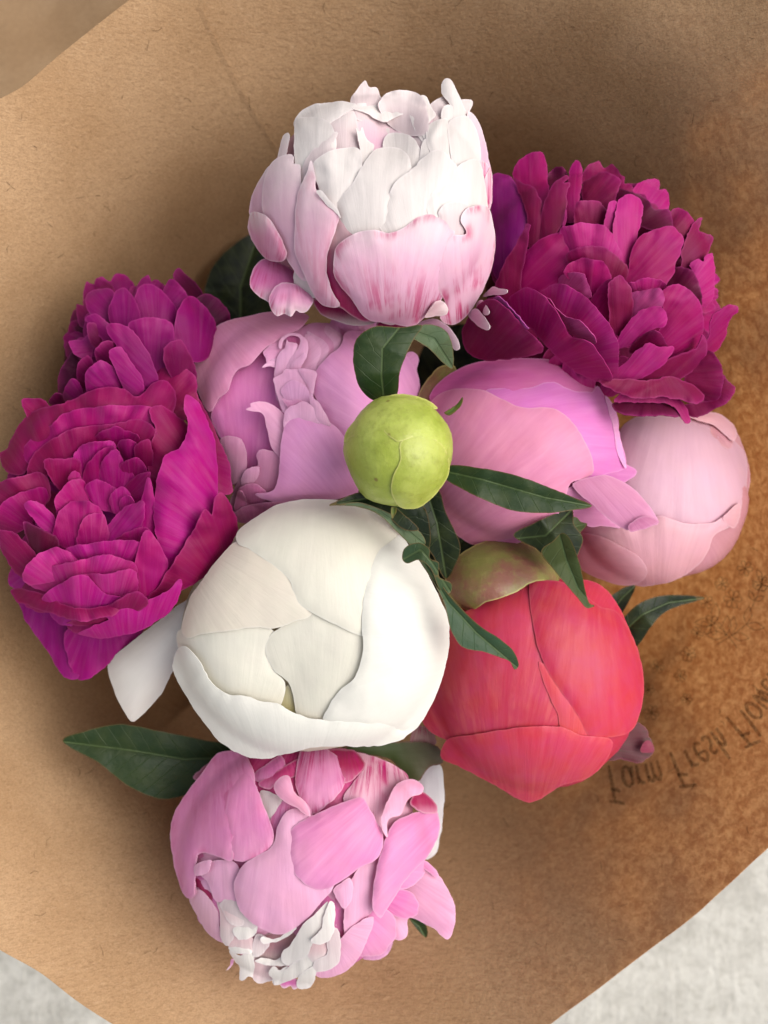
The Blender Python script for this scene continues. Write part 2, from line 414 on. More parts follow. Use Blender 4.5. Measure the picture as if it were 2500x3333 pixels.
    def core(s, col, f=0.93, dz=-0.1, mat=None, name='inner_petals'):
        """closed body behind the traced petals so that the bloom is solid all round"""
        R = 0.5 * (s.r[0] + s.r[1]) * K * (H - s.zc) / H
        V, Fc = [], []; nu, nv = 40, 20
        cx, cy, _ = unproj(np.array(s.c[0]), np.array(s.c[1]), np.array(s.zc))
        rx = s.r[0] * K * (H - s.zc) / H * f; ry = s.r[1] * K * (H - s.zc) / H * f
        ca, sa = math.cos(-s.rot), math.sin(-s.rot)
        for j in range(nv + 1):
            ph = -math.pi / 2 + math.pi * j / nv
            for i in range(nu):
                th = 2 * math.pi * i / nu; c = math.cos(ph)
                w = 1 + 0.05 * noise.noise(Vector((math.cos(th) * 2.2, math.sin(th) * 2.2, ph * 1.5 + s.seed)))
                zz = math.sin(ph); zz = (s.h * f * (zz ** s.power if zz > 0 else zz)) if zz > 0 else R * 1.1 * zz
                x, y = rx * c * math.cos(th) * w, ry * c * math.sin(th) * w
                V.append((cx + x * ca - y * sa, cy + x * sa + y * ca, s.zc + zz + dz))
        V = np.array(V)
        px, py, dep, rad = s.pit
        if dep:
            k = (H - V[:, 2]) / H * K; P = np.stack([V[:, 0] / k + 1250, 1666.5 - V[:, 1] / k], 1)
            q = np.array(s.map((px, py))); rr = np.sqrt(((P - q) ** 2).sum(1)) / (rad * s.reg[2])
            V[:, 2] = np.where(V[:, 2] > s.zc, V[:, 2] - dep * np.exp(-rr ** 2 * 2.0), V[:, 2])
        for j in range(nv):
            for i in range(nu):
                a_ = j * nu + i; b_ = j * nu + (i + 1) % nu
                Fc.append((a_, b_, b_ + nu, a_ + nu))
        n = len(V); z0 = np.zeros(n)
        new_obj(name, V, Fc, mat or s.mat, s.root, {'pt': ('FLOAT_VECTOR', np.stack([z0 + .3, np.arange(n) % nu * 0.1, z0 + 1], 1)), 'pr': ('FLOAT', z0)}, color=(*col, 0.0))
    def fill(s, n, cols, lo=0.5, hi=0.97, size=0.42, lift=-0.22, mat=None, seed=1, arc=(0, 6.2832)):
        rd = random.Random(seed)
        for i in range(n):
            th = arc[0] + (arc[1] - arc[0]) * (i + rd.random() * .8) / n; rr = lo + (hi - lo) * rd.random() ** .7
            d = np.array([math.cos(th), math.sin(th)]); sd = np.array([-d[1], d[0]])
            L = size * (0.8 + 0.5 * rd.random()); Wd = L * (0.55 + 0.25 * rd.random()); tip = rr
            pr = [(-1, .25), (-.6, .6), (-.1, .95), (.5, 1), (.85, .6), (1, .1), (.93, -.15), (.86, -.55), (.45, -1), (-.1, -.9), (-.6, -.6), (-1, -.25)]
            q = []
            for a, b in pr:
                u = d * (tip - L / 2 + a * L / 2) + sd * b * Wd / 2 * (1 + .15 * (rd.random() - .5)); ca, sa = math.cos(s.rot), math.sin(s.rot)
                x, y = u[0] * s.r[0], u[1] * s.r[1]
                q.append((s.c[0] + x * ca - y * sa, s.c[1] + x * sa + y * ca))
            s.petal(q, tuple(d), cols[i % len(cols)], lift=lift + .1 * rd.random(), reg=(0, 0, 1), mat=mat)
    def stem(s, mat, r=0.28):
        a = Vector((s.base[0], s.base[1], s.zc - s.r[0] * K * 0.8)); b = Vector((s.base[0] * 0.12, s.base[1] * 0.12, -23.0))
        c = Vector((s.base[0] * 0.55, s.base[1] * 0.55, -13.0))
        pts = [(a * (1 - u) ** 2 + c * 2 * u * (1 - u) + b * u * u) for u in [i / 12 for i in range(13)]]
        tube('stem', pts, [r] * 13, mat, s.root, (0.08, 0.13, 0.03, 0))
    def leaf(s, pts, axis, z, reg, col, mat, keel=0.10, arch=0.0, cup=0.0, label=None, name='leaf', wav=0.06, rag=1.2, roll=0.0, bend=None, thick=0.025):
        """a traced leaf: axis = midrib polyline (base to tip), z = heights along it"""
        m = lambda p: (reg[0] + p[0] * reg[2], reg[1] + p[1] * reg[2])
        Q = [m(p) for p in pts]; A = np.array([m(p) for p in axis]); s.i += 1; seed = s.seed + s.i * 2.1
        V, F, B = patch2d(Q, 9.0, rag, seed)
        e = edge_dist(B, V) * K
        AA = []
        for i in range(len(A) - 1):
            for k in range(12): AA.append(A[i] + (A[i + 1] - A[i]) * k / 12)
        AA.append(A[-1]); AA = np.array(AA); cl = np.r_[0, np.cumsum(np.linalg.norm(np.diff(AA, axis=0), axis=1))]
        dd = np.linalg.norm(V[:, None] - AA[None], axis=2); ix = dd.argmin(1)
        tg = np.gradient(AA, axis=0); tg /= np.linalg.norm(tg, axis=1)[:, None] + 1e-9
        rel = V - AA[ix]; sg = (tg[ix][:, 0] * rel[:, 1] - tg[ix][:, 1] * rel[:, 0]) * K
        al = cl[ix] + (rel * tg[ix]).sum(1); t = np.clip(al / cl[-1], 0, 1)
        zz = np.interp(t, np.linspace(0, 1, len(z)), z)
        k = np.ones(7) / 7
        zz = zz + arch * 4 * t * (1 - t) + keel * (1 - np.exp(-np.abs(sg) / 0.16)) + cup * sg ** 2
        w = np.array([noise.noise(Vector((x * 0.012, y * 0.012, seed))) for x, y in V]); zz = zz + wav * w
        zz = zz - roll * np.exp(-(e / 0.1) ** 2)
        W = unproj(V[:, 0], V[:, 1], zz); F = fix(W, F)
        o = new_obj(name, W, F, mat, s.root, {'pt': ('FLOAT_VECTOR', np.stack([t, sg, e], 1)), 'pr': ('FLOAT', al * K)}, thick=thick, color=(*col, 1))
        if label: o['label'] = label
        return o

def fix(W, F):
    """faces turned towards the camera"""
    out = []
    for f in F:
        a, b, c = W[f[0]], W[f[1]], W[f[2]]
        n = np.cross(b - a, c - a)
        out.append(f if n[2] > 0 else f[::-1])
    return out

def tube(name, pts, rad, mat, parent=None, color=None, seg=10):
    V, F = [], []
    pts = [Vector(p) for p in pts]
    for i, p in enumerate(pts):
        d = (pts[min(i + 1, len(pts) - 1)] - pts[max(i - 1, 0)]).normalized()
        x = d.orthogonal().normalized() if i == 0 else (x - d * x.dot(d)).normalized()
        y = d.cross(x)
        for k in range(seg):
            a = 2 * math.pi * k / seg; V.append(p + (x * math.cos(a) + y * math.sin(a)) * rad[i])
    for i in range(len(pts) - 1):
        for k in range(seg):
            a = i * seg + k; b = i * seg + (k + 1) % seg; F.append((a, b, b + seg, a + seg))
    F.append(tuple(range(seg))[::-1]); F.append(tuple((len(pts) - 1) * seg + k for k in range(seg)))
    n = len(V); z0 = np.zeros(n)
    return new_obj(name, np.array([tuple(v) for v in V]), F, mat, parent, {'pt': ('FLOAT_VECTOR', np.stack([z0 + .5, z0 + .3, z0 + 1], 1)), 'pr': ('FLOAT', z0)}, color=color)

#MATERIALS
M_blush = petal_mat('blush_petal', (0.73, 0.68, 0.66), 0.4, 1.0, 0.6, (0.50, 0.02, 0.14), trans=0.25, edge=0.3, edge_col=(0.88, 0.80, 0.82), vein=0.07)
M_white = petal_mat('ivory_petal', (0.80, 0.78, 0.70), 0.2, 0.9, 0.3, (0.6, 0.4, 0.4), trans=0.3, edge=0.3, edge_col=(0.88, 0.87, 0.84), vein=0.025, rough=0.42)
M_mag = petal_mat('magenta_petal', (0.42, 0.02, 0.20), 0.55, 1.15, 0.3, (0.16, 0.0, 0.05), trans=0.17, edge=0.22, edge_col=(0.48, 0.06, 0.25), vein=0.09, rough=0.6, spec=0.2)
M_pink = petal_mat('pink_petal', (0.78, 0.34, 0.58), 0.4, 1.1, 0.2, (0.55, 0.07, 0.30), trans=0.28, edge=0.25, edge_col=(0.85, 0.55, 0.72), vein=0.09)
M_pale = petal_mat('pale_pink_petal', (0.80, 0.52, 0.60), 0.3, 1.0, 0.35, (0.6, 0.2, 0.35), trans=0.28, edge=0.2, vein=0.05)
M_coral = petal_mat('coral_petal', (0.72, 0.045, 0.095), 0.3, 1.0, 0.3, (0.78, 0.20, 0.17), trans=0.25, edge=0.12, edge_col=(0.85, 0.30, 0.32), vein=0.05, rough=0.42)
M_leaf = leaf_mat('peony_leaf', (0.085, 0.125, 0.045), rough=0.48, spec=0.25)
M_under = leaf_mat('peony_leaf_underside', (0.05, 0.09, 0.035), rough=0.6, spec=0.25, veinf=0.45)
M_sep = petal_mat('dark_red_sepal', (0.12, 0.01, 0.03), 0.5, 1.0, 0.3, (0.03, 0.03, 0.008), trans=0.08, edge=0.3, edge_col=(0.22, 0.05, 0.06), vein=0.15, rough=0.55)
M_bud = bud_mat('green_bud', (0.26, 0.315, 0.040), (0.38, 0.43, 0.085), (0.20, 0.22, 0.03), 0.7)
M_cap = bud_mat('bud_sepal', (0.175, 0.180, 0.045), (0.21, 0.085, 0.060), (0.26, 0.25, 0.075), 0.2)
M_paper = paper_mat(); M_conc = concrete_mat(); M_ink = ink_mat()

#SETTING
g = 600.0
GZ = -25.0
new_obj('ground', [(-g, -g, GZ), (g, -g, GZ), (g, g, GZ), (-g, g, GZ)], [(0, 1, 2, 3)], M_conc, smooth=False)['kind'] = 'structure'

# ------------------------------------------------------------------ the paper wrap: a flared cone of kraft paper
PC = (0.2, -0.3)
def paper_z(x, y, off=0.0):
    dx, dy = x - PC[0], (y - PC[1]) / 1.18
    r = np.hypot(dx, dy); th = np.arctan2(dy, dx)
    down = np.clip(-np.sin(th), 0, 1) ** 2; right = np.clip(np.cos(th), 0, 1) ** 2
    r2 = r + 0.20 * np.sin(3 * th + 0.7) * np.clip(r / 8, 0, 1)
    q = r2 - 12.0
    slope = 1.85 + 0.45 * right - 0.45 * down
    z = -8.6 + q * slope + 1.3 * down
    w = np.clip(np.cos(th - math.radians(128)), 0, 1) ** 0.6 + 0.12
    z = z - w * 4.2 * np.logaddexp(0, (0.15 - q) * 2.6) / 2.6      # the sheet breaks and plunges behind the blooms
    z = np.maximum(z, -21.0)
    z = z - 0.6 * np.logaddexp(0, (z + 3.2) * 1.5) / 1.5
    wob = 0.10 * np.sin(5 * th + r * 0.5) + 0.07 * np.sin(9 * th - r * 0.35 + 1.0) + 0.05 * np.sin(x * 1.1 + y * 0.6) * np.sin(y * 0.9 - x * 0.35)
    return z + wob * np.clip((r - 4) / 5, 0, 1) + off

def hit_paper(px, py, off=0.0):
    """where the line of sight through a photograph pixel meets the paper"""
    px = np.asarray(px, float); py = np.asarray(py, float)
    zs = np.linspace(9.0, -24.0, 700); done = np.full(px.shape, -24.0); found = np.zeros(px.shape, bool)
    for z in zs:
        k = K * (H - z) / H
        pz = paper_z((px - 1250) * k, (1666.5 - py) * k, off)
        hit = (~found) & (pz >= z); done[hit] = z; found |= hit
    lo, hi = done.copy(), done + (zs[0] - zs[1])          # the surface lies between these two heights
    for _ in range(12):
        m = (lo + hi) / 2; k = K * (H - m) / H
        up = paper_z((px - 1250) * k, (1666.5 - py) * k, off) >= m
        lo = np.where(up, m, lo); hi = np.where(up, hi, m)
    done = np.where(found, (lo + hi) / 2, done)
    return unproj(px, py, done)

wrap = thing('paper_wrap', 'brown kraft paper wrap flaring open around all the peonies', 'wrapping paper', (0, 0, GZ))
# rim of the sheet seen in the photograph (display pixels of a 1659-wide copy)
D2S = 2500 / 1659
rim = [(285, -5), (220, 45), (120, 125), (50, 185), (-10, 218), (-160, 300), (-420, 700), (-480, 1100), (-440, 1500), (-260, 1870), (-100, 1985), (0, 2052), (85, 2100), (170, 2165), (260, 2222),
       (420, 2310), (650, 2370), (900, 2340), (1060, 2285), (1175, 2222), (1224, 2186), (1290, 2138), (1352, 2090), (1429, 2032), (1467, 2004), (1512, 1968), (1544, 1938), (1585, 1901), (1627, 1861), (1659, 1832), (1780, 1700), (2000, 1400), (2080, 1000), (2000, 500), (1820, 60), (1500, -230), (1100, -330), (700, -300), (420, -110)]
RB = smooth_closed([(x * D2S, y * D2S) for x, y in rim], 14)
RW = hit_paper(RB[:, 0], RB[:, 1])
ang = np.arctan2(RW[:, 1] - PC[1], RW[:, 0] - PC[0]); order = np.argsort(ang); angs = ang[order]; rads = np.hypot(RW[:, 0] - PC[0], RW[:, 1] - PC[1])[order]
def rim_r(th): return np.interp(th, np.r_[angs[-8:] - 2 * math.pi, angs, angs[:8] + 2 * math.pi], np.r_[rads[-8:], rads, rads[:8]])
def cone(name, off, nth=720, nr=90, th0=-math.pi, th1=math.pi, add=0.0, rr0=2.2, fold=False):
    full = th1 - th0 > 6.28
    ths = np.linspace(th0, th1, nth, endpoint=not full)
    V = []
    for j in range(nr + 1):
        u = (j / nr) ** 0.9
        R = (rim_r(ths) - 0.6) + (add + 0.6) * u if fold else rr0 + (rim_r(ths) + add - rr0) * u
        x = PC[0] + R * np.cos(ths); y = PC[1] + R * np.sin(ths)
        if fold: V.append(np.stack([x, y, -12.0 - 0.75 * (R - rim_r(ths)) + 0.25 * np.sin(x * 0.7 + y * 0.4)], 1)); continue
        V.append(np.stack([x, y, np.maximum(paper_z(x, y, off), GZ + 0.4 + max(off, -2) * 0.1)], 1))
    V = np.concatenate(V); F = []
    for j in range(nr):
        for i in range(nth if full else nth - 1):
            a = j * nth + i; b = j * nth + (i + 1) % nth; F.append((a, b, b + nth, a + nth))
    return new_obj(name, V, F, M_paper, wrap, thick=0.018)
cone('paper_sheet', 0.0)
cone('outer_flap', 0, nth=160, nr=40, th0=math.radians(96), th1=math.radians(176), add=17.0, rr0=12.5, fold=True)
# overlapping edge of the rolled sheet, running down the upper left
lap = [(452, -120), (440, 20), (470, 90), (520, 190), (558, 256), (592, 312), (625, 372), (560, 372), (500, 290), (440, 190), (390, 90), (360, 20), (372, -120)]
V, F, B = patch2d([(x * D2S, y * D2S) for x, y in lap], 9)
seam = np.array([(452, -120), (440, 20), (470, 90), (520, 190), (558, 256), (592, 312), (625, 372)], float) * D2S
ds = np.min(np.stack([np.linalg.norm(V - (seam[i] + (seam[i + 1] - seam[i]) * u), axis=1) for i in range(6) for u in np.linspace(0, 1, 15)]), 0)
W = hit_paper(V[:, 0], V[:, 1]); offs = 0.055 - 0.15 * np.clip(ds / 85, 0, 1) ; W = unproj(V[:, 0], V[:, 1], W[:, 2] + offs)
new_obj('overlap_edge', W, fix(W, F), M_paper, wrap, thick=0.04)

def ink(name, strokes, width, alpha=1.0, label=None):
    V, F = [], []
    for st in strokes:
        P = np.array(st, float)
        if len(P) > 2:
            Q = []
            for i in range(len(P) - 1):
                p0 = P[max(i - 1, 0)]; p1 = P[i]; p2 = P[i + 1]; p3 = P[min(i + 2, len(P) - 1)]
                for u in (0, .25, .5, .75): Q.append(0.5 * ((2 * p1) + (p2 - p0) * u + (2*p0 - 5*p1 + 4*p2 - p3) * u * u + (-p0 + 3*p1 - 3*p2 + p3) * u ** 3))
            Q.append(P[-1]); P = np.array(Q)
        else: P = np.array([P[0] + (P[1] - P[0]) * u for u in np.linspace(0, 1, 6)])
        tg = np.gradient(P, axis=0); tg /= np.linalg.norm(tg, axis=1)[:, None] + 1e-9
        nn = np.stack([-tg[:, 1], tg[:, 0]], 1); w = width * (0.75 + 0.4 * np.sin(np.linspace(0.3, 2.8, len(P))))[:, None] / 2
        k = len(V)
        for a, b in zip(P - nn * w, P + nn * w): V += [a, b]
        for i in range(len(P) - 1): F.append([k + 2 * i, k + 2 * i + 1, k + 2 * i + 3, k + 2 * i + 2])
    V = np.array(V); W = hit_paper(V[:, 0], V[:, 1], 0.0); W = unproj(V[:, 0], V[:, 1], W[:, 2] + 0.06)
    o = new_obj(name, W, fix(W, F), M_ink, wrap, color=(1, 1, 1, alpha), smooth=False)
    if label: o['label'] = label

# hand lettering: strokes on a unit cell (x right, y up, cap height 1, x-height 0.5); it shows through the sheet, so it is mirrored
LET = {'F': ([[(0.12, -.08), (.2, .5), (.25, 1)], [(.02, .98), (.3, 1.02), (.62, 1.1)], [(.12, .52), (.3, .54), (.5, .6)]], .62),
       'a': ([[(.4, .42), (.25, .5), (.08, .36), (.07, .1), (.2, 0), (.35, .1), (.42, .3)], [(.42, .48), (.42, .2), (.48, 0)]], .56),
       'r': ([[(.1, .48), (.12, 0)], [(.12, .3), (.22, .46), (.36, .46)]], .42),
       'm': ([[(.08, .48), (.1, 0)], [(.1, .32), (.22, .48), (.32, .38), (.33, 0)], [(.33, .32), (.46, .48), (.57, .38), (.6, 0)]], .78),
       'e': ([[(.08, .26), (.38, .3), (.34, .46), (.2, .5), (.07, .32), (.1, .08), (.24, 0), (.4, .08)]], .5),
       's': ([[(.36, .44), (.2, .5), (.1, .38), (.3, .22), (.32, .06), (.16, 0), (.05, .06)]], .46),
       'h': ([[(.08, 1), (.12, 0)], [(.12, .3), (.26, .48), (.38, .36), (.4, 0)]], .56),
       'l': ([[(.1, 1), (.14, .4), (.16, 0)]], .3),
       'o': ([[(.24, .5), (.08, .36), (.08, .12), (.24, 0), (.4, .12), (.4, .36), (.24, .5)]], .54),
       'w': ([[(.04, .48), (.16, 0), (.3, .4), (.44, 0), (.58, .5)]], .66), ' ': ([], .36)}
BL = np.array([(1968, 2503), (2045, 2495), (2120, 2480), (2175, 2461), (2220, 2446), (2258, 2424), (2295, 2396), (2330, 2370), (2382, 2334), (2425, 2298), (2450, 2268), (2480, 2220), (2530, 2130), (2600, 2000)], float)   # line the capitals stand on, upside down
BLf = smooth_closed(np.vstack([BL, BL[::-1][1:-1]]), 4); BLf = BLf[:int(len(BLf) / 2)]
bl_l = np.r_[0, np.cumsum(np.linalg.norm(np.diff(BLf, axis=0), axis=1))]
size = 120.0; pos = 6.0; strokes = []
for ch in 'Farm Fresh Flowers':
    sts, adv = LET[ch]
    for st in sts:
        out = []
        for x, y in st:
            L = pos + x * size * 0.63; c = np.array([np.interp(L, bl_l, BLf[:, 0]), np.interp(L, bl_l, BLf[:, 1])])
            d = np.array([np.interp(L + 12, bl_l, BLf[:, 0]), np.interp(L + 12, bl_l, BLf[:, 1])]) - np.array([np.interp(L - 12, bl_l, BLf[:, 0]), np.interp(L - 12, bl_l, BLf[:, 1])])
            d /= np.linalg.norm(d) + 1e-9; nn = np.array([-d[1], d[0]])
            out.append(c + nn * ((y if y > .6 else y * 1.2) * size * 0.9))
        if max(L for L in [pos]) < bl_l[-1] - 20: strokes.append(out)
    pos += adv * size * 0.63
ink('printed_lettering', strokes, 10.0, 0.62)
# sprigs and blossoms printed beside the lettering
rs = random.Random(3)
mot = []
def sprig(x, y, a, L, n, size):
    ax = (math.cos(a), math.sin(a)); mot.append([(x, y), (x + ax[0] * L * .5 + 6, y + ax[1] * L * .5), (x + ax[0] * L, y + ax[1] * L)])
    for i in range(n):
        u = (i + 1) / n; bx, by = x + ax[0] * L * u, y + ax[1] * L * u
        for sg in (-1, 1):
            b = a + sg * 0.8; tx, ty = bx + math.cos(b) * size, by + math.sin(b) * size
            m1 = (bx + math.cos(b + .4) * size * .55, by + math.sin(b + .4) * size * .55); m2 = (bx + math.cos(b - .4) * size * .55, by + math.sin(b - .4) * size * .55)
            mot.append([(bx, by), m1, (tx, ty)]); mot.append([(bx, by), m2, (tx, ty)])
def blossom(x, y, r):
    for i in range(6):
        a = i * math.pi / 3 + rs.random() * .3
        mot.append([(x, y), (x + math.cos(a - .35) * r, y + math.sin(a - .35) * r), (x + math.cos(a) * r * 1.25, y + math.sin(a) * r * 1.25), (x + math.cos(a + .35) * r, y + math.sin(a + .35) * r), (x, y)])
sprig(2400, 2110, -2.3, 110, 2, 66); sprig(2330, 2100, -0.6, 120, 2, 60); sprig(2440, 1990, -1.2, 110, 3, 38)
for x, y, r in ((2315, 2035, 26), (2385, 1950, 24), (2350, 1900, 18), (2425, 1850, 20), (2300, 1960, 18), (2240, 2130, 20), (2215, 2200, 16), (2140, 2170, 18), (2110, 2245, 16), (2120, 2320, 20), (2235, 2275, 14), (2270, 2060, 16), (2480, 1900, 20)):
    blossom(x, y, r)
ink('printed_blossoms', mot, 4.0, 0.42)
# coarse dark fibres caught in the pulp, too many to pick apart
fb = []
FX, FY = np.array([rs.uniform(0, 2500) for _ in range(290)]), np.array([rs.uniform(0, 3300) for _ in range(290)])
FH = hit_paper(FX, FY)
for x, y, hp in zip(FX, FY, FH):
    a = rs.uniform(0, 6.28); L = rs.uniform(12, 42); k = rs.uniform(-.9, .9)
    if math.hypot(hp[0] - PC[0], hp[1] - PC[1]) > rim_r(math.atan2(hp[1] - PC[1], hp[0] - PC[0])) - 0.5: continue
    fb.append([(x, y), (x + math.cos(a) * L * .5, y + math.sin(a) * L * .5), (x + math.cos(a) * L * .5 + math.cos(a + k) * L * .5, y + math.sin(a) * L * .5 + math.sin(a + k) * L * .5)])
ink('pulp_fibres', fb, 2.6, 0.5)
bpy.data.objects['pulp_fibres']['kind'] = 'stuff'

#FLOWERS
exec_regions = None
A = (750, 200, 950 / 1659); Bq = (1450, 450, 1000 / 1659); Cq = (0, 850, 850 / 1343); Dq = (600, 950, 900 / 1659)
E = (1250, 1100, 1250 / 1659); Fq = (300, 1600, 1200 / 1659); G = (1250, 1600, 1250 / 1659); Hq = (450, 2350, 1100 / 1659)
DS = (0, 0, D2S)
GREEN = (0.015, 0.034, 0.009); DGREEN = (0.006, 0.014, 0.005); GREY = (0.085, 0.125, 0.065); OLIVE = (0.04, 0.058, 0.015)

# ---- 1 blush peony at the top
f = Flower('peony_flower', 'blush white peony with magenta flecked outer petals, topmost in the bouquet', 'peony', A, (800, 850), (705, 690), -2.4, 3.0, M_blush, step=0.022, pit=(900, 380, 1.1, 260), power=0.8, roll=0.05, bulge=0.25, crk=.07, l0=-.05, l1=.06, tight=.6, fold=.08, ruf=.04)
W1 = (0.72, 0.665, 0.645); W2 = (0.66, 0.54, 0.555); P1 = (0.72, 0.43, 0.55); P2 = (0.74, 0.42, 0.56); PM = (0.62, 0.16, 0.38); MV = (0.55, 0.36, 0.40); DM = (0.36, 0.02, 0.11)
f.core((0.45, 0.24, 0.30), 0.86, -.2); f.stem(M_leaf); f.fill(16, [P1, P2, W2], .7, .98, .5, -.2)
p = f.petal
p([(1130, 250), (1220, 195), (1270, 210), (1280, 280), (1230, 380), (1150, 360)], 'U', W2, lift=-.1)
p([(1290, 230), (1365, 218), (1378, 240), (1362, 290), (1370, 400), (1290, 400)], 'U', W2, lift=-.1)
p([(680, 225), (720, 160), (765, 105), (790, 145), (832, 150), (852, 195), (862, 215), (830, 330), (720, 330)], 'U', W2, lift=.0, l1=.3)
p([(856, 215), (890, 180), (960, 163), (1040, 170), (1085, 200), (1115, 260), (1120, 400), (1010, 420), (900, 360), (840, 250)], 'U', W2, lift=.0, l1=.3, cup=.2)
p([(360, 360), (400, 285), (480, 240), (520, 238), (640, 225), (700, 236), (780, 238), (800, 262), (690, 275), (600, 330), (520, 380), (430, 420)], 'U', W1, lift=.08, rip=.05)
p([(690, 250), (780, 300), (830, 330), (900, 330), (1000, 280), (1050, 330), (1080, 390), (1095, 450), (1090, 520), (960, 520), (850, 480), (760, 440), (700, 350)], 'D', (0.42, 0.25, 0.28), lift=-1.1)
p([(800, 385), (900, 380), (980, 395), (1040, 420), (1085, 480), (1040, 520), (960, 480), (880, 440)], 'U', W2, lift=-.2)
p([(690, 262), (760, 256), (860, 246), (960, 270), (1015, 258), (1000, 290), (950, 310), (890, 342), (830, 330), (780, 295)], 'D', W1, lift=.22, rip=.06)
p([(560, 350), (600, 300), (660, 270), (705, 275), (722, 350), (740, 430), (750, 520), (640, 520), (590, 490)], 'U', W2, lift=-.05)
p([(520, 300), (560, 290), (580, 350), (600, 395), (570, 400), (540, 360)], 'U', W2, lift=.02)
p([(1010, 252), (1060, 265), (1085, 330), (1105, 400), (1095, 460), (1065, 420), (1030, 350)], 'U', W1, lift=.12)
p([(1080, 195), (1112, 200), (1150, 275), (1168, 305), (1130, 350), (1125, 440), (1095, 430), (1085, 300)], 'U', W1, lift=.2)
p([(370, 325), (430, 315), (510, 320), (565, 350), (592, 395), (600, 500), (520, 640), (400, 720), (370, 620), (362, 450)], 'U', W1, lift=.12)
p([(400, 640), (440, 540), (520, 450), (606, 398), (600, 440), (575, 480), (600, 510), (500, 640), (420, 760)], 'U', W2, lift=.18)
p([(865, 470), (890, 415), (950, 402), (1015, 420), (1060, 460), (1092, 530), (1080, 600), (1030, 680), (960, 640), (890, 560)], 'U', W1, lift=.1, a=0)
p([(1085, 480), (1110, 440), (1150, 470), (1180, 540), (1120, 600), (1070, 600)], 'U', W1, lift=.12)
p([(1200, 180), (1203, 125), (1228, 95), (1262, 115), (1305, 205), (1345, 300), (1350, 380), (1270, 400), (1200, 370), (1250, 260)], 'U', W1, lift=.32, l1=.3, cup=-.15)
p([(1205, 265), (1250, 245), (1290, 300), (1270, 360), (1205, 340)], 'U', W1, lift=.36)
p([(1112, 400), (1130, 360), (1180, 330), (1240, 325), (1290, 400), (1270, 560), (1190, 560), (1130, 500)], 'U', W1, lift=.28, rip=.08)
p([(1345, 330), (1355, 282), (1400, 320), (1440, 420), (1470, 560), (1482, 660), (1430, 700), (1400, 600)], 'U', P1, lift=.22)
p([(1240, 350), (1300, 312), (1345, 312), (1392, 370), (1420, 480), (1418, 620), (1350, 720), (1280, 640), (1245, 480)], 'U', W1, lift=.36, rip=.05)
p([(1420, 560), (1470, 600), (1465, 680), (1430, 680), (1405, 640)], 'U', P2, lift=.33, a=1)
p([(1440, 690), (1480, 600), (1492, 720), (1475, 840), (1445, 760)], 'U', P1, lift=.3, a=.9)
p([(735, 400), (750, 375), (775, 440), (818, 478), (800, 540), (755, 640), (740, 520), (715, 380)], 'U', W1, lift=.35)
p([(105, 850), (130, 740), (180, 650), (222, 596), (215, 720), (220, 860), (200, 930), (120, 890)], 'U', P1, lift=.15)
p([(270, 550), (300, 420), (330, 405), (335, 440), (300, 560)], 'U', W2, lift=.0)
p([(180, 830), (185, 700), (215, 605), (270, 545), (350, 528), (358, 580), (395, 588), (400, 700), (410, 900), (440, 1080), (430, 1250), (340, 1160), (260, 1000), (200, 900)], 'U', P1, lift=.36)
p([(465, 590), (540, 520), (620, 495), (700, 488), (738, 505), (748, 560), (742, 630), (700, 760), (620, 900), (545, 860), (500, 720)], 'U', W1, lift=.44, rip=.06)
p([(600, 820), (690, 700), (770, 560), (830, 498), (900, 485), (970, 498), (1022, 560), (1040, 700), (1020, 900), (940, 1010), (760, 1020), (650, 950)], 'U', W1, lift=.5, bulge=.3)
p([(848, 940), (870, 850), (900, 760), (940, 680), (1040, 605), (1100, 540), (1180, 498), (1235, 530), (1290, 600), (1330, 720), (1340, 900), (1200, 1000), (1060, 1020), (900, 1000)], 'U', W1, lift=.62, bulge=.3, rag=4)
p([(1280, 620), (1330, 570), (1410, 560), (1442, 660), (1462, 800), (1460, 900), (1380, 930), (1320, 840)], 'U', W1, lift=.6)
p([(1120, 860), (1140, 760), (1200, 700), (1280, 690), (1330, 740), (1350, 860), (1300, 960), (1180, 960)], 'U', W1, lift=.74)
p([(1180, 870), (1210, 818), (1270, 797), (1345, 815), (1345, 930), (1300, 1010), (1230, 980)], 'U', W2, lift=.82)
# deep magenta showing between the outer petals
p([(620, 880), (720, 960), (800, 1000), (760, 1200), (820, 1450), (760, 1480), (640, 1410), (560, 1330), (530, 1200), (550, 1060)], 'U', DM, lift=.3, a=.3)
p([(365, 920), (380, 760), (430, 640), (458, 560), (480, 640), (492, 740), (560, 790), (618, 858), (600, 950), (555, 1090), (548, 1200), (585, 1320), (622, 1390), (540, 1392), (480, 1340), (430, 1240), (390, 1150), (365, 1080)], 'U', P1, lift=.60, a=.35, bulge=.35, roll=.12)
p([(488, 738), (520, 735), (575, 800), (612, 845), (625, 890), (590, 850), (540, 810)], 'U', W1, lift=.78)
p([(585, 1130), (605, 1050), (690, 985), (800, 955), (900, 975), (980, 948), (1060, 888), (1150, 866), (1235, 885), (1272, 965), (1260, 1100), (1220, 1300), (1180, 1390), (1110, 1450), (1030, 1507), (900, 1485), (800, 1475), (740, 1430), (680, 1340), (600, 1240)], 'U', (0.72, 0.40, 0.55), lift=.80, a=.75, bulge=.34, roll=.14)
p([(1310, 900), (1340, 838), (1420, 815), (1472, 840), (1497, 940), (1505, 1060), (1480, 1190), (1420, 1330), (1340, 1450), (1260, 1497), (1190, 1460), (1220, 1380), (1180, 1290), (1150, 1160), (1175, 1060), (1240, 990), (1340, 978)], 'U', (0.72, 0.42, 0.55), lift=.92, a=.95, bulge=.3, roll=.12)
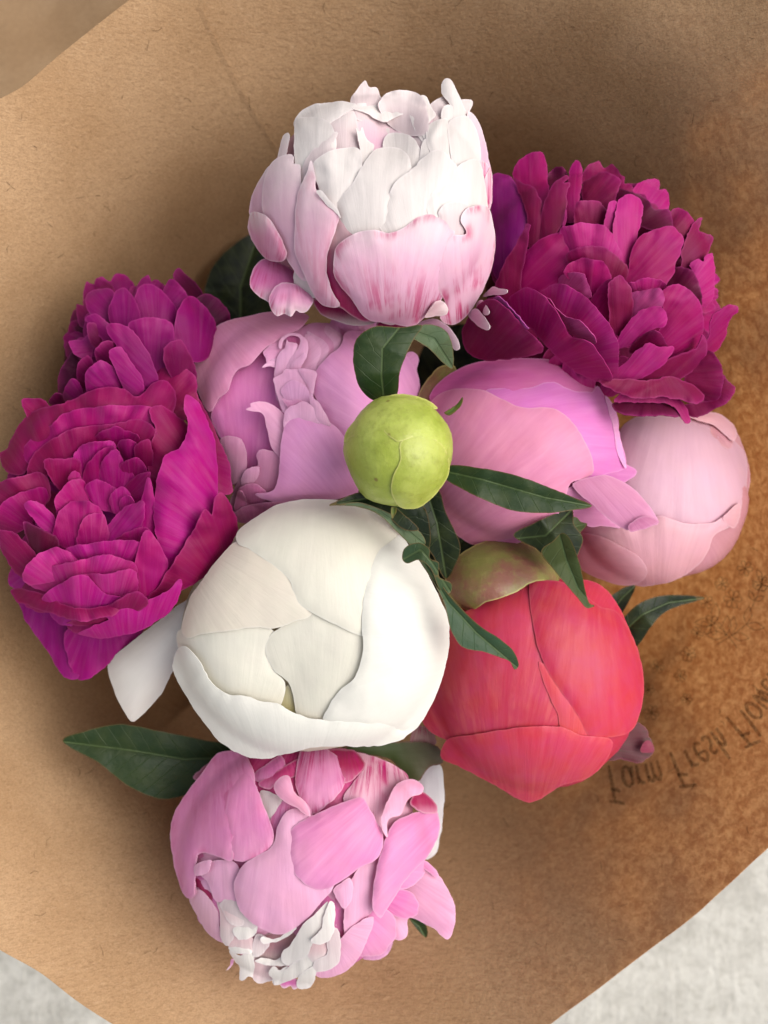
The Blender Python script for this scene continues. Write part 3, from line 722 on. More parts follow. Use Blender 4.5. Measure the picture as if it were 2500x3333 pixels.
p([(1130, 1410), (1165, 1370), (1205, 1362), (1238, 1400), (1225, 1440), (1160, 1448), (1105, 1455)], 'R', (0.76, 0.52, 0.56), lift=1.15, bulge=.7)
# curled dark petals on the left flank
p([(98, 940), (112, 862), (150, 853), (215, 885), (248, 935), (295, 1020), (322, 1095), (290, 1138), (200, 1122), (140, 1045), (108, 990)], 'U', (0.70, 0.32, 0.46), lift=.75, a=.5, bulge=.5, roll=.2)
p([(110, 1250), (140, 1165), (200, 1118), (300, 1150), (400, 1220), (450, 1300), (400, 1400), (240, 1380), (125, 1300)], 'D', PM, za=(-1.2, -.8), a=.7, bulge=.5, roll=.15)
p([(220, 1340), (262, 1272), (330, 1256), (420, 1290), (472, 1350), (440, 1415), (395, 1428), (372, 1415), (345, 1452), (305, 1435), (262, 1445), (225, 1395)], 'D', (0.68, 0.28, 0.48), za=(-.55, -.6), a=.8, bulge=.6, roll=.2)
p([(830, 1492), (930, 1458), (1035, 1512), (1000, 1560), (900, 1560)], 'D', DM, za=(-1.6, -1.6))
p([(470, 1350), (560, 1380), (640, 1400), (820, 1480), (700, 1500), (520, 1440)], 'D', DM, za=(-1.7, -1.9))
for q, c in (([(1050, 1500), (1150, 1463), (1230, 1500), (1290, 1575), (1302, 1630), (1275, 1640), (1225, 1560), (1150, 1510)], P2), ([(1352, 1440), (1395, 1405), (1440, 1450), (1472, 1505), (1455, 1528), (1400, 1500)], P2),
             ([(1435, 1335), (1490, 1282), (1530, 1290), (1572, 1302), (1560, 1322), (1490, 1328)], P1), ([(1395, 1392), (1425, 1355), (1470, 1420), (1450, 1442)], P2)):
    p(q, 'R', c, za=(-1.6, -.5), bulge=.6, wav=0)

# ---- 2 magenta peony upper right
f = Flower('peony_flower', 'ruffled magenta peony leaning on the right paper wall, above the pale pink bud', 'peony', Bq, (800, 800), (690, 640), -5.6, 2.7, M_mag, step=0.036, power=0.7, l0=-.45, l1=.42, rip=.05, roll=.02, bulge=.2, rag=5, crk=.09, fold=.10, ruf=.10)
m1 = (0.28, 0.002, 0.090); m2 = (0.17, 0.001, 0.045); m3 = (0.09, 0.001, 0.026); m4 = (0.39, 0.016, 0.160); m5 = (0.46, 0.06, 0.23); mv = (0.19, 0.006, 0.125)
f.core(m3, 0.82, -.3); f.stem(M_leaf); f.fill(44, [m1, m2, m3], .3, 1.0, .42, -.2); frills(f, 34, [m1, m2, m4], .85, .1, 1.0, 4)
p = f.petal
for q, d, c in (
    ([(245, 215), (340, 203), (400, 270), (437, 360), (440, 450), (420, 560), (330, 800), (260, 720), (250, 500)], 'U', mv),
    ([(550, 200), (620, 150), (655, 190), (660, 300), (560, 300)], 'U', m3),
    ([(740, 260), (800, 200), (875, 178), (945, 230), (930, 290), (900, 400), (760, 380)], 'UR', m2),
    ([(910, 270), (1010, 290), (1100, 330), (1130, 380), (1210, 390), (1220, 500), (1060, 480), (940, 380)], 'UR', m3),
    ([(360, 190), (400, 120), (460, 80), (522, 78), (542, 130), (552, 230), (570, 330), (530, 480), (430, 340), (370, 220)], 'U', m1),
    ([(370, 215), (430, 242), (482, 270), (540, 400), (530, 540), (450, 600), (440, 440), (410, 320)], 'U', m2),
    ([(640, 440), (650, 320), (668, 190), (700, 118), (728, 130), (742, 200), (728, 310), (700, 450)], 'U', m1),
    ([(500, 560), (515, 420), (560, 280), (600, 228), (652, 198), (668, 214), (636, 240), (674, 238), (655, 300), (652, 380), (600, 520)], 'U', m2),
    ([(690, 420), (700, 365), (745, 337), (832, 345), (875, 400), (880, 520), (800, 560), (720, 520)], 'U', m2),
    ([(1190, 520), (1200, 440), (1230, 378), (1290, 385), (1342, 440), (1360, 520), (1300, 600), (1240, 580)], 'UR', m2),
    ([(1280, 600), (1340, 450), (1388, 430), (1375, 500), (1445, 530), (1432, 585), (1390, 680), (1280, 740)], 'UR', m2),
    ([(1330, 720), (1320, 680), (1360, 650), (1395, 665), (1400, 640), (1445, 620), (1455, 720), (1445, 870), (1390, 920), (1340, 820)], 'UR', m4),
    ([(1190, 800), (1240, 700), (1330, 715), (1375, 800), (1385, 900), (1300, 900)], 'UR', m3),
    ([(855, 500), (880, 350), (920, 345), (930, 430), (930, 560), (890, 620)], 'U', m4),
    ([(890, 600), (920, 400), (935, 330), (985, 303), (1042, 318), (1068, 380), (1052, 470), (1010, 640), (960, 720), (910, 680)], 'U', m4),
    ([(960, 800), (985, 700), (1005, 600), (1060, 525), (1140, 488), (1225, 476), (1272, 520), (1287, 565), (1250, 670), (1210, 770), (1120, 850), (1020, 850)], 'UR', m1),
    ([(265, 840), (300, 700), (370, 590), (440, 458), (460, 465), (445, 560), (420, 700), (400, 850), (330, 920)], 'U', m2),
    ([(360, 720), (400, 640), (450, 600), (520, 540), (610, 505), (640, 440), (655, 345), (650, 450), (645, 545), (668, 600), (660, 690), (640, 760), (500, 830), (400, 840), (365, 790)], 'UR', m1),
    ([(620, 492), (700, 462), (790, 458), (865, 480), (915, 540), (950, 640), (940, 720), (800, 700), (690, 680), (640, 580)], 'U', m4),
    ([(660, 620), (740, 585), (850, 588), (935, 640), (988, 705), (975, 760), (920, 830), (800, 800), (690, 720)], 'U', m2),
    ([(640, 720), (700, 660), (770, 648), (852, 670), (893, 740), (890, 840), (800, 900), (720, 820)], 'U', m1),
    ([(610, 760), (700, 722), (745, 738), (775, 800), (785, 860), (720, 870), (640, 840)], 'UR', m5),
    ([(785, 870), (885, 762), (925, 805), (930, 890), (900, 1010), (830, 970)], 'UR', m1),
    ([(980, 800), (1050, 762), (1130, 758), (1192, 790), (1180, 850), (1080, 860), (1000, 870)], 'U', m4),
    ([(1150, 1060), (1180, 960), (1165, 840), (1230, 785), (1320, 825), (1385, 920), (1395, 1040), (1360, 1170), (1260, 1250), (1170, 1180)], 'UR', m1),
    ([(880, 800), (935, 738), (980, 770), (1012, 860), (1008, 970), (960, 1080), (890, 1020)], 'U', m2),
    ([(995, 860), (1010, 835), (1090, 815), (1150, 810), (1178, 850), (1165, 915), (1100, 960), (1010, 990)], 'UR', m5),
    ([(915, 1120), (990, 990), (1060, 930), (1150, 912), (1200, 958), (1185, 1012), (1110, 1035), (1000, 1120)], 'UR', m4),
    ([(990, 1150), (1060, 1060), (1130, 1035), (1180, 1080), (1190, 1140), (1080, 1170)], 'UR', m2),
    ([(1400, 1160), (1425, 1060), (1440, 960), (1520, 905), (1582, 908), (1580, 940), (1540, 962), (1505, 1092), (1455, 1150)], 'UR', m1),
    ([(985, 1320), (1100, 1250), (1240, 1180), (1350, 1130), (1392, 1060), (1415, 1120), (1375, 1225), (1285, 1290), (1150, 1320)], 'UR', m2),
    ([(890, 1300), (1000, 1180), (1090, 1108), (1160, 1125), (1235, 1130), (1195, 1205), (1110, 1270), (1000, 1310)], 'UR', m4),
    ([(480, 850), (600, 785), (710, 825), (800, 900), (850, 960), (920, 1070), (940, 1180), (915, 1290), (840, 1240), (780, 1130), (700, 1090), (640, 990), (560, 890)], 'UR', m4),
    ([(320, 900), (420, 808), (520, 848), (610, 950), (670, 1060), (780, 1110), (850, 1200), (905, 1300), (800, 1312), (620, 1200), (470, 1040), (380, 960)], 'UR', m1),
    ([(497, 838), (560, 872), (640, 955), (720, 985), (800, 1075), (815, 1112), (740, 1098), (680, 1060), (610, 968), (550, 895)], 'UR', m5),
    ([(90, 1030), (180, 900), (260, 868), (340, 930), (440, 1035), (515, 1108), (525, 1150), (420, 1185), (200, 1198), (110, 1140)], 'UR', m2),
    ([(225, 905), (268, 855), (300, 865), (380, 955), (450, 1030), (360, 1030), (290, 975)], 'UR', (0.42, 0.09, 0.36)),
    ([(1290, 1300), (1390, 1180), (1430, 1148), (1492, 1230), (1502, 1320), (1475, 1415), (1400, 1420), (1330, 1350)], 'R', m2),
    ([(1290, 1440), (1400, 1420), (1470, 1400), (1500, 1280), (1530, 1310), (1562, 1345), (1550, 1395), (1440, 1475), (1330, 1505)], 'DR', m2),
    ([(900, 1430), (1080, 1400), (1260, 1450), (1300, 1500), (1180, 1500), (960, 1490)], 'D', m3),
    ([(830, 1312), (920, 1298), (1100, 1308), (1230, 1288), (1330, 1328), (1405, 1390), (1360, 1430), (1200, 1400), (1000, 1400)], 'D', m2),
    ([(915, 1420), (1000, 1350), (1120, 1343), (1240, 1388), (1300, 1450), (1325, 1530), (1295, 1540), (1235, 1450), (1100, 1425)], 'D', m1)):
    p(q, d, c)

# ---- 3 magenta peony at the back left
f = Flower('peony_flower', 'purple magenta peony in shade, half hidden behind the open crimson one', 'peony', Cq, (700, 520), (440, 450), -6.6, 2.5, M_mag, step=0.05, power=0.75, l0=-.45, l1=.42, rip=.05, roll=.02, bulge=.2, rag=4, crk=.07, fold=.08, ruf=.06)
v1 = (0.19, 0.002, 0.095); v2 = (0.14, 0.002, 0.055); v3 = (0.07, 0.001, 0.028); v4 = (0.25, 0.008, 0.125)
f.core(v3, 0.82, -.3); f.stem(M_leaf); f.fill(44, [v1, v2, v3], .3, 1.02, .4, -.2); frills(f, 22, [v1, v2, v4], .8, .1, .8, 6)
p = f.petal
for q, d, c in (
    ([(888, 75), (918, 32), (950, 58), (1020, 130), (1050, 200), (960, 200)], 'UL', v3),
    ([(1000, 220), (1055, 168), (1130, 200), (1185, 285), (1150, 400), (1060, 400)], 'UR', v3),
    ([(300, 690), (310, 560), (380, 465), (410, 520), (400, 640), (340, 760)], 'L', v3),
    ([(440, 195), (455, 160), (520, 138), (585, 150), (600, 240), (580, 330), (500, 310), (452, 250)], 'UL', v1),
    ([(835, 165), (880, 96), (932, 130), (968, 190), (960, 300), (880, 290)], 'UR', v1),
    ([(690, 210), (728, 122), (770, 113), (832, 150), (885, 210), (930, 290), (900, 380), (780, 380), (710, 320)], 'U', v1),
    ([(555, 260), (588, 170), (640, 135), (692, 190), (718, 270), (720, 400), (640, 400), (580, 340)], 'U', v1),
    ([(352, 412), (420, 403), (455, 372), (480, 430), (470, 520), (420, 500), (380, 475)], 'L', v4),
    ([(895, 350), (928, 222), (980, 176), (1032, 210), (1085, 270), (1115, 345), (1090, 480), (990, 520), (920, 450)], 'U', v1),
    ([(660, 330), (710, 295), (800, 288), (885, 320), (900, 420), (880, 560), (800, 600), (730, 480)], 'U', v1),
    ([(440, 300), (455, 275), (505, 272), (565, 330), (610, 440), (560, 450), (490, 360)], 'UL', v1),
    ([(445, 325), (490, 318), (525, 390), (520, 460), (470, 430)], 'UL', v2),
    ([(545, 335), (620, 318), (695, 370), (765, 480), (815, 600), (780, 680), (700, 620), (610, 460)], 'UL', v1),
    ([(840, 450), (920, 405), (970, 460), (1010, 600), (930, 640), (860, 560)], 'U', v2),
    ([(485, 460), (540, 408), (592, 420), (600, 520), (540, 570), (500, 520)], 'UL', v2),
    ([(395, 540), (450, 485), (490, 545), (470, 660), (410, 640)], 'UL', v2),
    ([(560, 470), (620, 438), (685, 530), (740, 620), (720, 720), (640, 660)], 'UL', v4),
    ([(440, 580), (510, 508), (565, 530), (620, 600), (600, 700), (460, 700)], 'UL', v4),
    ([(320, 680), (365, 610), (415, 640), (430, 720), (350, 740)], 'UL', v4),
    ([(250, 730), (285, 680), (325, 690), (360, 730), (320, 780)], 'UL', v2)):
    p(q, d, c)

# ---- 4 crimson magenta peony, left
f = Flower('peony_flower', 'fully open crinkled crimson magenta peony beside the loose white petal', 'peony', Cq, (570, 1290), (640, 690), -3.6, 2.2, M_mag, step=0.020, power=0.6, pit=(520, 1130, .9, 380), l0=-.35, l1=.32, rip=.05, roll=.02, bulge=.2, rag=5, crk=.10, fold=.08, ruf=.12)
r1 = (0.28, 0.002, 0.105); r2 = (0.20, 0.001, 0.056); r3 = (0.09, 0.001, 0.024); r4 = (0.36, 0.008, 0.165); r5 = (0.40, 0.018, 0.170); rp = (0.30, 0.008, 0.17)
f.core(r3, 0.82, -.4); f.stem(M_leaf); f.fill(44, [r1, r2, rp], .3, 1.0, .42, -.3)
p = f.petal
for q, d, c, kw in (
    ([(90, 1710), (130, 1690), (220, 1740), (330, 1790), (420, 1880), (430, 2000), (405, 2145), (330, 2135), (250, 2015), (240, 2000), (180, 1920), (110, 1800)], 'D', (0.25, 0.006, 0.15), dict(za=(-3.6, -4.0))),
    ([(330, 1915), (400, 1870), (560, 1880), (740, 1890), (700, 1940), (560, 2065), (470, 2142), (400, 2152), (350, 2050)], 'D', (0.28, 0.006, 0.14), dict(za=(-3.1, -3.7))),
    ([(115, 715), (180, 708), (255, 735), (300, 820), (160, 815), (130, 780)], 'UL', r2, dict()),
    ([(755, 640), (800, 540), (860, 513), (940, 538), (1002, 590), (1015, 660), (1020, 780), (900, 820), (780, 760)], 'UR', r2, dict(l1=.5)),
    ([(0, 985), (30, 968), (110, 825), (200, 758), (330, 730), (420, 690), (520, 648), (640, 655), (705, 700), (800, 615), (862, 618), (905, 690), (880, 800), (760, 850), (640, 900), (400, 920), (220, 990), (110, 1100), (20, 1070)], 'U', r2, dict(l1=.35, rip=.12)),
    ([(985, 600), (1010, 680), (1060, 775), (1120, 895), (1172, 1020), (1197, 1185), (1140, 1200), (1060, 1100), (1000, 900), (940, 740)], 'R', r2, dict(l1=.2)),
    ([(115, 965), (180, 898), (250, 855), (340, 778), (500, 748), (640, 738), (775, 748), (820, 800), (810, 900), (640, 900), (420, 920), (300, 980), (180, 1060), (125, 1020)], 'U', r1, dict(l1=.3, rip=.1)),
    ([(130, 1150), (160, 1010), (260, 918), (400, 855), (560, 838), (700, 815), (785, 850), (800, 960), (600, 960), (450, 980), (300, 1050), (200, 1150)], 'U', r2, dict(l1=.25, rip=.09)),
    ([(-20, 1160), (90, 1108), (200, 1085), (260, 1150), (240, 1250), (100, 1280), (0, 1320)], 'UL', r2, dict(l1=.4)),
    ([(-20, 1310), (30, 1230), (140, 1178), (225, 1165), (250, 1225), (170, 1340), (60, 1410), (-20, 1400)], 'UL', r1, dict(l1=.4)),
    ([(765, 765), (830, 742), (900, 785), (970, 855), (960, 960), (880, 1100), (820, 1200), (765, 1100), (768, 950), (800, 870)], 'UL', r2, dict(l1=.35)),
    # centre
    ([(480, 920), (560, 858), (640, 865), (710, 900), (740, 980), (600, 980), (500, 980)], 'U', r1, {}),
    ([(375, 1015), (415, 950), (480, 932), (560, 925), (600, 955), (570, 1060), (470, 1130), (400, 1090)], 'U', r4, {}),
    ([(225, 1030), (330, 1015), (405, 1030), (420, 1110), (360, 1200), (280, 1150)], 'U', r2, {}),
    ([(600, 945), (660, 915), (715, 955), (730, 1040), (660, 1050)], 'U', r1, {}),
    ([(690, 960), (760, 915), (785, 960), (780, 1080), (730, 1090)], 'U', r2, {}),
    ([(425, 1095), (475, 1010), (570, 955), (608, 980), (590, 1090), (530, 1180), (450, 1170)], 'U', r1, {}),
    ([(620, 1045), (700, 1012), (760, 1080), (740, 1140), (660, 1140)], 'U', r1, {}),
    ([(510, 1085), (540, 1005), (600, 975), (645, 1045), (698, 1110), (690, 1180), (580, 1200), (520, 1150)], 'U', r4, {}),
    ([(350, 1115), (388, 1082), (425, 1120), (420, 1190), (370, 1190)], 'U', r5, {}),
    ([(435, 1165), (490, 1122), (560, 1145), (628, 1190), (640, 1280), (540, 1290), (465, 1230)], 'U', r4, {}),
    ([(640, 1160), (710, 1098), (778, 1088), (760, 1170), (720, 1240), (660, 1220)], 'UR', r1, {}),
    ([(560, 1215), (605, 1162), (655, 1178), (680, 1240), (640, 1300), (580, 1290)], 'U', r4, {}),
    ([(612, 1235), (648, 1202), (685, 1228), (690, 1280), (640, 1300)], 'U', r4, {}),
    ([(285, 1225), (340, 1145), (420, 1118), (465, 1200), (470, 1290), (400, 1320), (330, 1350), (290, 1310)], 'UL', r1, {}),
    ([(125, 1250), (180, 1232), (265, 1290), (320, 1390), (300, 1440), (240, 1400), (165, 1320)], 'UL', r4, dict(l1=.35)),
    ([(680, 1370), (715, 1260), (745, 1170), (760, 1110), (790, 1180), (808, 1280), (800, 1420), (740, 1440)], 'U', r4, {}),
    ([(272, 1410), (305, 1290), (375, 1236), (460, 1235), (525, 1290), (540, 1420), (420, 1490), (300, 1460)], 'U', r1, {}),
    ([(395, 1480), (408, 1365), (458, 1305), (535, 1305), (560, 1400), (540, 1500), (450, 1510)], 'U', r1, {}),
    ([(520, 1430), (558, 1348), (640, 1265), (735, 1235), (735, 1320), (720, 1420), (620, 1480), (545, 1480)], 'UR', r4, {}),
    ([(590, 1440), (680, 1382), (760, 1375), (770, 1450), (660, 1490)], 'U', r1, {}),
    ([(120, 1345), (220, 1385), (300, 1430), (280, 1520), (200, 1530), (150, 1460)], 'U', r3, {}),
    ([(-20, 1390), (60, 1395), (135, 1445), (190, 1530), (160, 1640), (80, 1600), (20, 1510)], 'UL', r2, dict(l1=.3)),
    # broad right-hand petal with the rolled lip
    ([(792, 1330), (798, 1170), (828, 1060), (850, 998), (930, 948), (968, 862), (943, 745), (955, 685), (1020, 720), (1072, 830), (1112, 960), (1118, 1150), (1110, 1300), (1020, 1420), (940, 1520), (862, 1575), (810, 1440)], 'UL', r4, dict(l1=.35, rip=.08, bulge=.45)),
    ([(990, 1390), (1055, 1275), (1088, 1300), (1100, 1220), (1145, 1190), (1200, 1280), (1225, 1380), (1140, 1530), (1010, 1655), (920, 1700), (740, 1760), (830, 1650), (890, 1550)], 'UL', r2, dict(rip=.16)),
    ([(335, 1490), (440, 1458), (600, 1436), (740, 1460), (740, 1580), (620, 1580), (480, 1570)], 'U', r4, {}),
    ([(112, 1615), (180, 1518), (280, 1472), (345, 1488), (420, 1540), (420, 1600), (300, 1640), (160, 1670)], 'UL', r5, dict(l1=.3)),
    ([(680, 1640), (700, 1520), (735, 1400), (765, 1385), (820, 1450), (866, 1570), (820, 1690), (720, 1775), (690, 1720)], 'U', r1, {}),
    ([(150, 1660), (260, 1578), (400, 1540), (560, 1510), (695, 1560), (700, 1640), (540, 1680), (380, 1660), (240, 1700)], 'U', r5, dict(l1=.25)),
    ([(430, 1615), (560, 1612), (690, 1585), (705, 1700), (610, 1760), (500, 1730)], 'U', r5, {}),
    ([(55, 1690), (130, 1690), (230, 1715), (340, 1770), (480, 1785), (630, 1745), (580, 1820), (400, 1850), (200, 1790), (90, 1750)], 'D', r2, dict(rip=.15)),
    ([(215, 1735), (330, 1648), (440, 1618), (530, 1705), (640, 1745), (480, 1810), (330, 1780)], 'U', r4, {}),
    ([(340, 1860), (510, 1805), (600, 1745), (700, 1700), (760, 1760), (620, 1850), (460, 1880)], 'U', r2, {}),
    ([(395, 1912), (560, 1845), (520, 1815), (700, 1770), (850, 1700), (930, 1640), (915, 1745), (840, 1830), (710, 1905), (600, 1935), (480, 1935)], 'U', r4, dict(l1=.3, bulge=.4))):
    p(q, d, c, **kw)

# ---- 5 half-open pink peony
f = Flower('peony_flower', 'half open orchid pink peony showing a tight ruffled heart, left of the green bud', 'peony', Dq, (650, 740), (600, 620), -4.1, 2.6, M_pink, step=0.03, power=0.75, pit=(560, 600, .5, 330), roll=.06, bulge=.22, rag=2.5, crk=.05, l0=-.05, l1=.06, tight=.75)
k1 = (0.68, 0.20, 0.42); k2 = (0.70, 0.20, 0.49); k3 = (0.82, 0.36, 0.66); k4 = (0.82, 0.42, 0.62); k5 = (0.62, 0.18, 0.38); kd = (0.40, 0.06, 0.22)
f.core(k2, 0.90, -.2); f.stem(M_leaf)
p = f.petal
p([(160, 735), (240, 600), (320, 460), (400, 400), (480, 340), (580, 460), (600, 620), (620, 800), (580, 1010), (490, 1080), (370, 1075), (280, 920), (220, 880)], 'U', k2, lift=-.25, bulge=.1, cup=.3)
p([(875, 195), (900, 150), (930, 125), (990, 132), (1035, 108), (1085, 150), (1172, 190), (1100, 270), (950, 270)], 'U', k3, lift=.1, rip=.1)
p([(1040, 190), (1060, 160), (1120, 185), (1140, 215), (1070, 240)], 'U', k4, lift=.2)
p([(1330, 380), (1370, 360), (1408, 400), (1395, 460), (1410, 560), (1350, 600)], 'R', k3, lift=-.2)
p([(540, 540), (560, 400), (600, 290), (680, 230), (760, 190), (880, 190), (960, 260), (960, 400), (900, 560), (800, 700), (660, 720), (560, 660)], 'U', k3, lift=.08)
Rq = (820, 1020, 340 / 1659); kl = (0.82, 0.45, 0.66); km = (0.76, 0.34, 0.56); kp = (0.50, 0.11, 0.28)
CEN = [([(480, 420), (600, 320), (800, 240), (900, 170), (1100, 150), (1300, 240), (1440, 400), (1420, 600), (1250, 800), (1150, 1000), (1150, 1300), (1300, 1800), (900, 1750), (520, 1650), (360, 1100), (370, 750), (420, 500)], 'U', km),
       ([(780, 230), (960, 158), (1150, 163), (1330, 268), (1445, 370), (1450, 500), (1200, 520), (1050, 420), (900, 330)], 'UR', kl), ([(1060, 250), (1200, 238), (1350, 328), (1445, 430), (1420, 560), (1320, 700), (1215, 680), (1222, 470), (1150, 375)], 'UR', kl),
       ([(870, 285), (1020, 355), (1150, 435), (1224, 540), (1205, 640), (1120, 800), (1000, 930), (950, 700), (930, 480)], 'UR', kl), ([(835, 350), (920, 342), (1000, 415), (1095, 540), (1100, 640), (1040, 800), (1010, 960), (880, 940), (730, 920), (830, 760), (880, 580)], 'UR', kl),
       ([(540, 340), (700, 322), (775, 380), (750, 500), (640, 520), (550, 470)], 'U', kp), ([(170, 620), (240, 540), (330, 470), (432, 408), (445, 500), (520, 560), (420, 720), (310, 740), (240, 792), (215, 700)], 'L', km),
       ([(155, 862), (240, 785), (400, 690), (400, 850), (270, 842)], 'L', kl), ([(555, 408), (580, 450), (650, 460), (725, 490), (690, 620), (610, 760), (560, 900), (480, 1000), (358, 1010), (368, 860), (398, 700), (455, 610), (525, 540)], 'U', kl),
       ([(425, 500), (440, 430), (480, 385), (580, 322), (700, 312), (805, 358), (885, 440), (895, 560), (865, 700), (790, 830), (720, 930), (600, 930), (515, 920), (555, 790), (620, 700), (720, 565), (768, 440), (742, 372), (640, 352), (560, 375), (490, 445), (470, 560), (435, 555)], 'U', kl),
       ([(610, 880), (640, 780), (760, 690), (850, 610), (870, 690), (800, 820), (720, 920)], 'U', kl),
       ([(342, 1030), (480, 958), (520, 888), (620, 888), (742, 898), (865, 1130), (900, 1240), (780, 1400), (580, 1540), (500, 1580), (400, 1320), (358, 1130)], 'U', kl), ([(738, 900), (800, 868), (1025, 930), (1010, 1080), (980, 1280), (920, 1480), (850, 1250), (872, 1165)], 'U', kl),
       ([(455, 1240), (500, 1148), (620, 1068), (700, 1068), (795, 1110), (885, 1190), (930, 1340), (940, 1480), (800, 1430), (600, 1430), (500, 1335)], 'U', (0.80, 0.42, 0.66)), ([(482, 1353), (600, 1378), (720, 1353), (805, 1390), (820, 1470), (700, 1500), (600, 1510), (555, 1482)], 'U', km),
       ([(495, 1740), (520, 1580), (600, 1478), (700, 1448), (812, 1398), (945, 1468), (1085, 1660), (1100, 1780), (900, 1760), (700, 1720), (600, 1740), (520, 1840)], 'U', kl), ([(915, 1330), (960, 1262), (985, 1350), (1065, 1420), (1260, 1780), (1130, 1760), (1000, 1660), (975, 1480), (938, 1460)], 'U', kl)]
for i, (q, d, c) in enumerate(CEN): p(q, d, c, reg=Rq, lift=.12 + .055 * i, l0=-.08, l1=.10, bulge=.35, wav=0, crk=.05, rag=1.5, roll=.03, rw=.04, thick=.012)
p([(55, 480), (80, 350), (150, 240), (240, 180), (400, 140), (560, 112), (640, 95), (720, 130), (748, 150), (700, 215), (640, 245), (560, 290), (480, 345), (400, 430), (310, 475), (262, 590), (210, 635), (150, 718), (100, 640), (65, 560)], 'DR', (0.72, 0.29, 0.47), lift=.5, bulge=.3, roll=.12)
p([(765, 570), (785, 480), (860, 390), (940, 320), (958, 250), (1000, 232), (1070, 235), (1200, 250), (1330, 370), (1395, 490), (1412, 615), (1350, 740), (1150, 820), (1010, 930), (940, 870), (880, 800), (820, 700)], 'UL', k3, lift=.55, bulge=.35, roll=.1)
p([(215, 885), (268, 865), (340, 888), (372, 970), (370, 1060), (320, 1140), (280, 1150), (240, 990)], 'U', (0.66, 0.30, 0.46), lift=.35, l1=.2)
p([(268, 1310), (295, 1200), (340, 1100), (365, 1065), (440, 1050), (432, 980), (465, 943), (580, 985), (600, 1130), (600, 1265), (450, 1340), (340, 1388)], 'U', (0.64, 0.27, 0.44), lift=.3)
p([(340, 1140), (368, 1070), (445, 1050), (440, 1120), (360, 1180)], 'U', k4, lift=.5)
p([(325, 1185), (420, 1150), (500, 1225), (420, 1290), (350, 1300)], 'U', k1, lift=.55)
p([(300, 1300), (320, 1200), (345, 1200), (380, 1290), (340, 1330)], 'U', k1, lift=.6)
p([(266, 1312), (300, 1320), (360, 1285), (560, 1262), (600, 1272), (450, 1345), (345, 1390)], 'U', k1, lift=.75, bulge=.4)
p([(372, 706), (398, 690), (395, 668), (480, 662), (565, 700), (608, 760), (610, 900), (585, 1000), (530, 940), (490, 800), (470, 730)], 'UL', k4, lift=.5, l1=.25)
p([(585, 880), (605, 785), (655, 733), (760, 748), (880, 788), (965, 880), (980, 1000), (1045, 1150), (1040, 1205), (900, 1245), (700, 1265), (540, 1264), (425, 1215), (520, 1200), (560, 1130), (572, 1000)], 'UL', k3, lift=.85, bulge=.35, roll=.12)

# ---- 6 pink bud right of the green bud
f = Flower('peony_bud', 'plump orchid pink peony bud with wrapped petals, right of the green bud', 'peony', E, (590, 480), (440, 400), -3.9, 2.6, M_pink, step=0.05, power=0.75, roll=.08, bulge=.18, rag=2, tight=.5)
f.core(k2, 0.92, -.1); f.stem(M_leaf)
p = f.petal
p([(150, 240), (230, 130), (300, 120), (320, 200), (220, 260), (160, 300)], 'U', (0.14, 0.13, 0.03), lift=-.1, name='sepal', mat=M_cap)
p([(195, 260), (250, 180), (380, 110), (560, 88), (720, 94), (850, 143), (912, 200), (908, 250), (860, 300), (700, 330), (450, 320), (250, 300)], 'R', (0.64, 0.14, 0.38), lift=.1, bulge=.25)
p([(1000, 480), (1050, 545), (1092, 570), (1082, 600), (990, 640), (890, 620)], 'R', (0.60, 0.18, 0.46), lift=.05)
p([(400, 290), (450, 222), (620, 213), (735, 188), (810, 225), (900, 235), (920, 205), (965, 270), (1012, 350), (1022, 440), (1046, 560), (960, 590), (880, 640), (800, 600), (600, 460)], 'R', (0.70, 0.20, 0.54), lift=.25, rag=4)
p([(955, 250), (1000, 310), (1022, 440), (1047, 562), (1010, 500), (990, 380)], 'R', k3, lift=.42)
p([(785, 665), (850, 635), (910, 700), (980, 790), (1085, 832), (950, 812), (890, 815), (820, 770)], 'R', (0.60, 0.22, 0.42), lift=.1)
p([(195, 290), (290, 223), (420, 223), (520, 268), (600, 300), (740, 308), (832, 385), (892, 500), (906, 575), (870, 605), (805, 628), (775, 720), (680, 820), (560, 872), (400, 895), (300, 835), (225, 680), (200, 450)], 'UR', (0.72, 0.26, 0.42), lift=.42, bulge=.22, roll=.1)
p([(400, 890), (560, 860), (700, 770), (760, 735), (735, 790), (620, 870), (500, 905)], 'R', k1, lift=.5)
p([(815, 628), (900, 600), (965, 593), (1060, 638), (1125, 700), (1188, 797), (1140, 815), (1060, 832), (980, 790), (900, 720), (850, 680)], 'DR', (0.66, 0.26, 0.44), za=(-1.6, -1.5), bulge=.3)
p([(1058, 805), (1130, 768), (1190, 797), (1100, 832), (1062, 838)], 'DR', (0.60, 0.20, 0.36), za=(-1.35, -1.3))

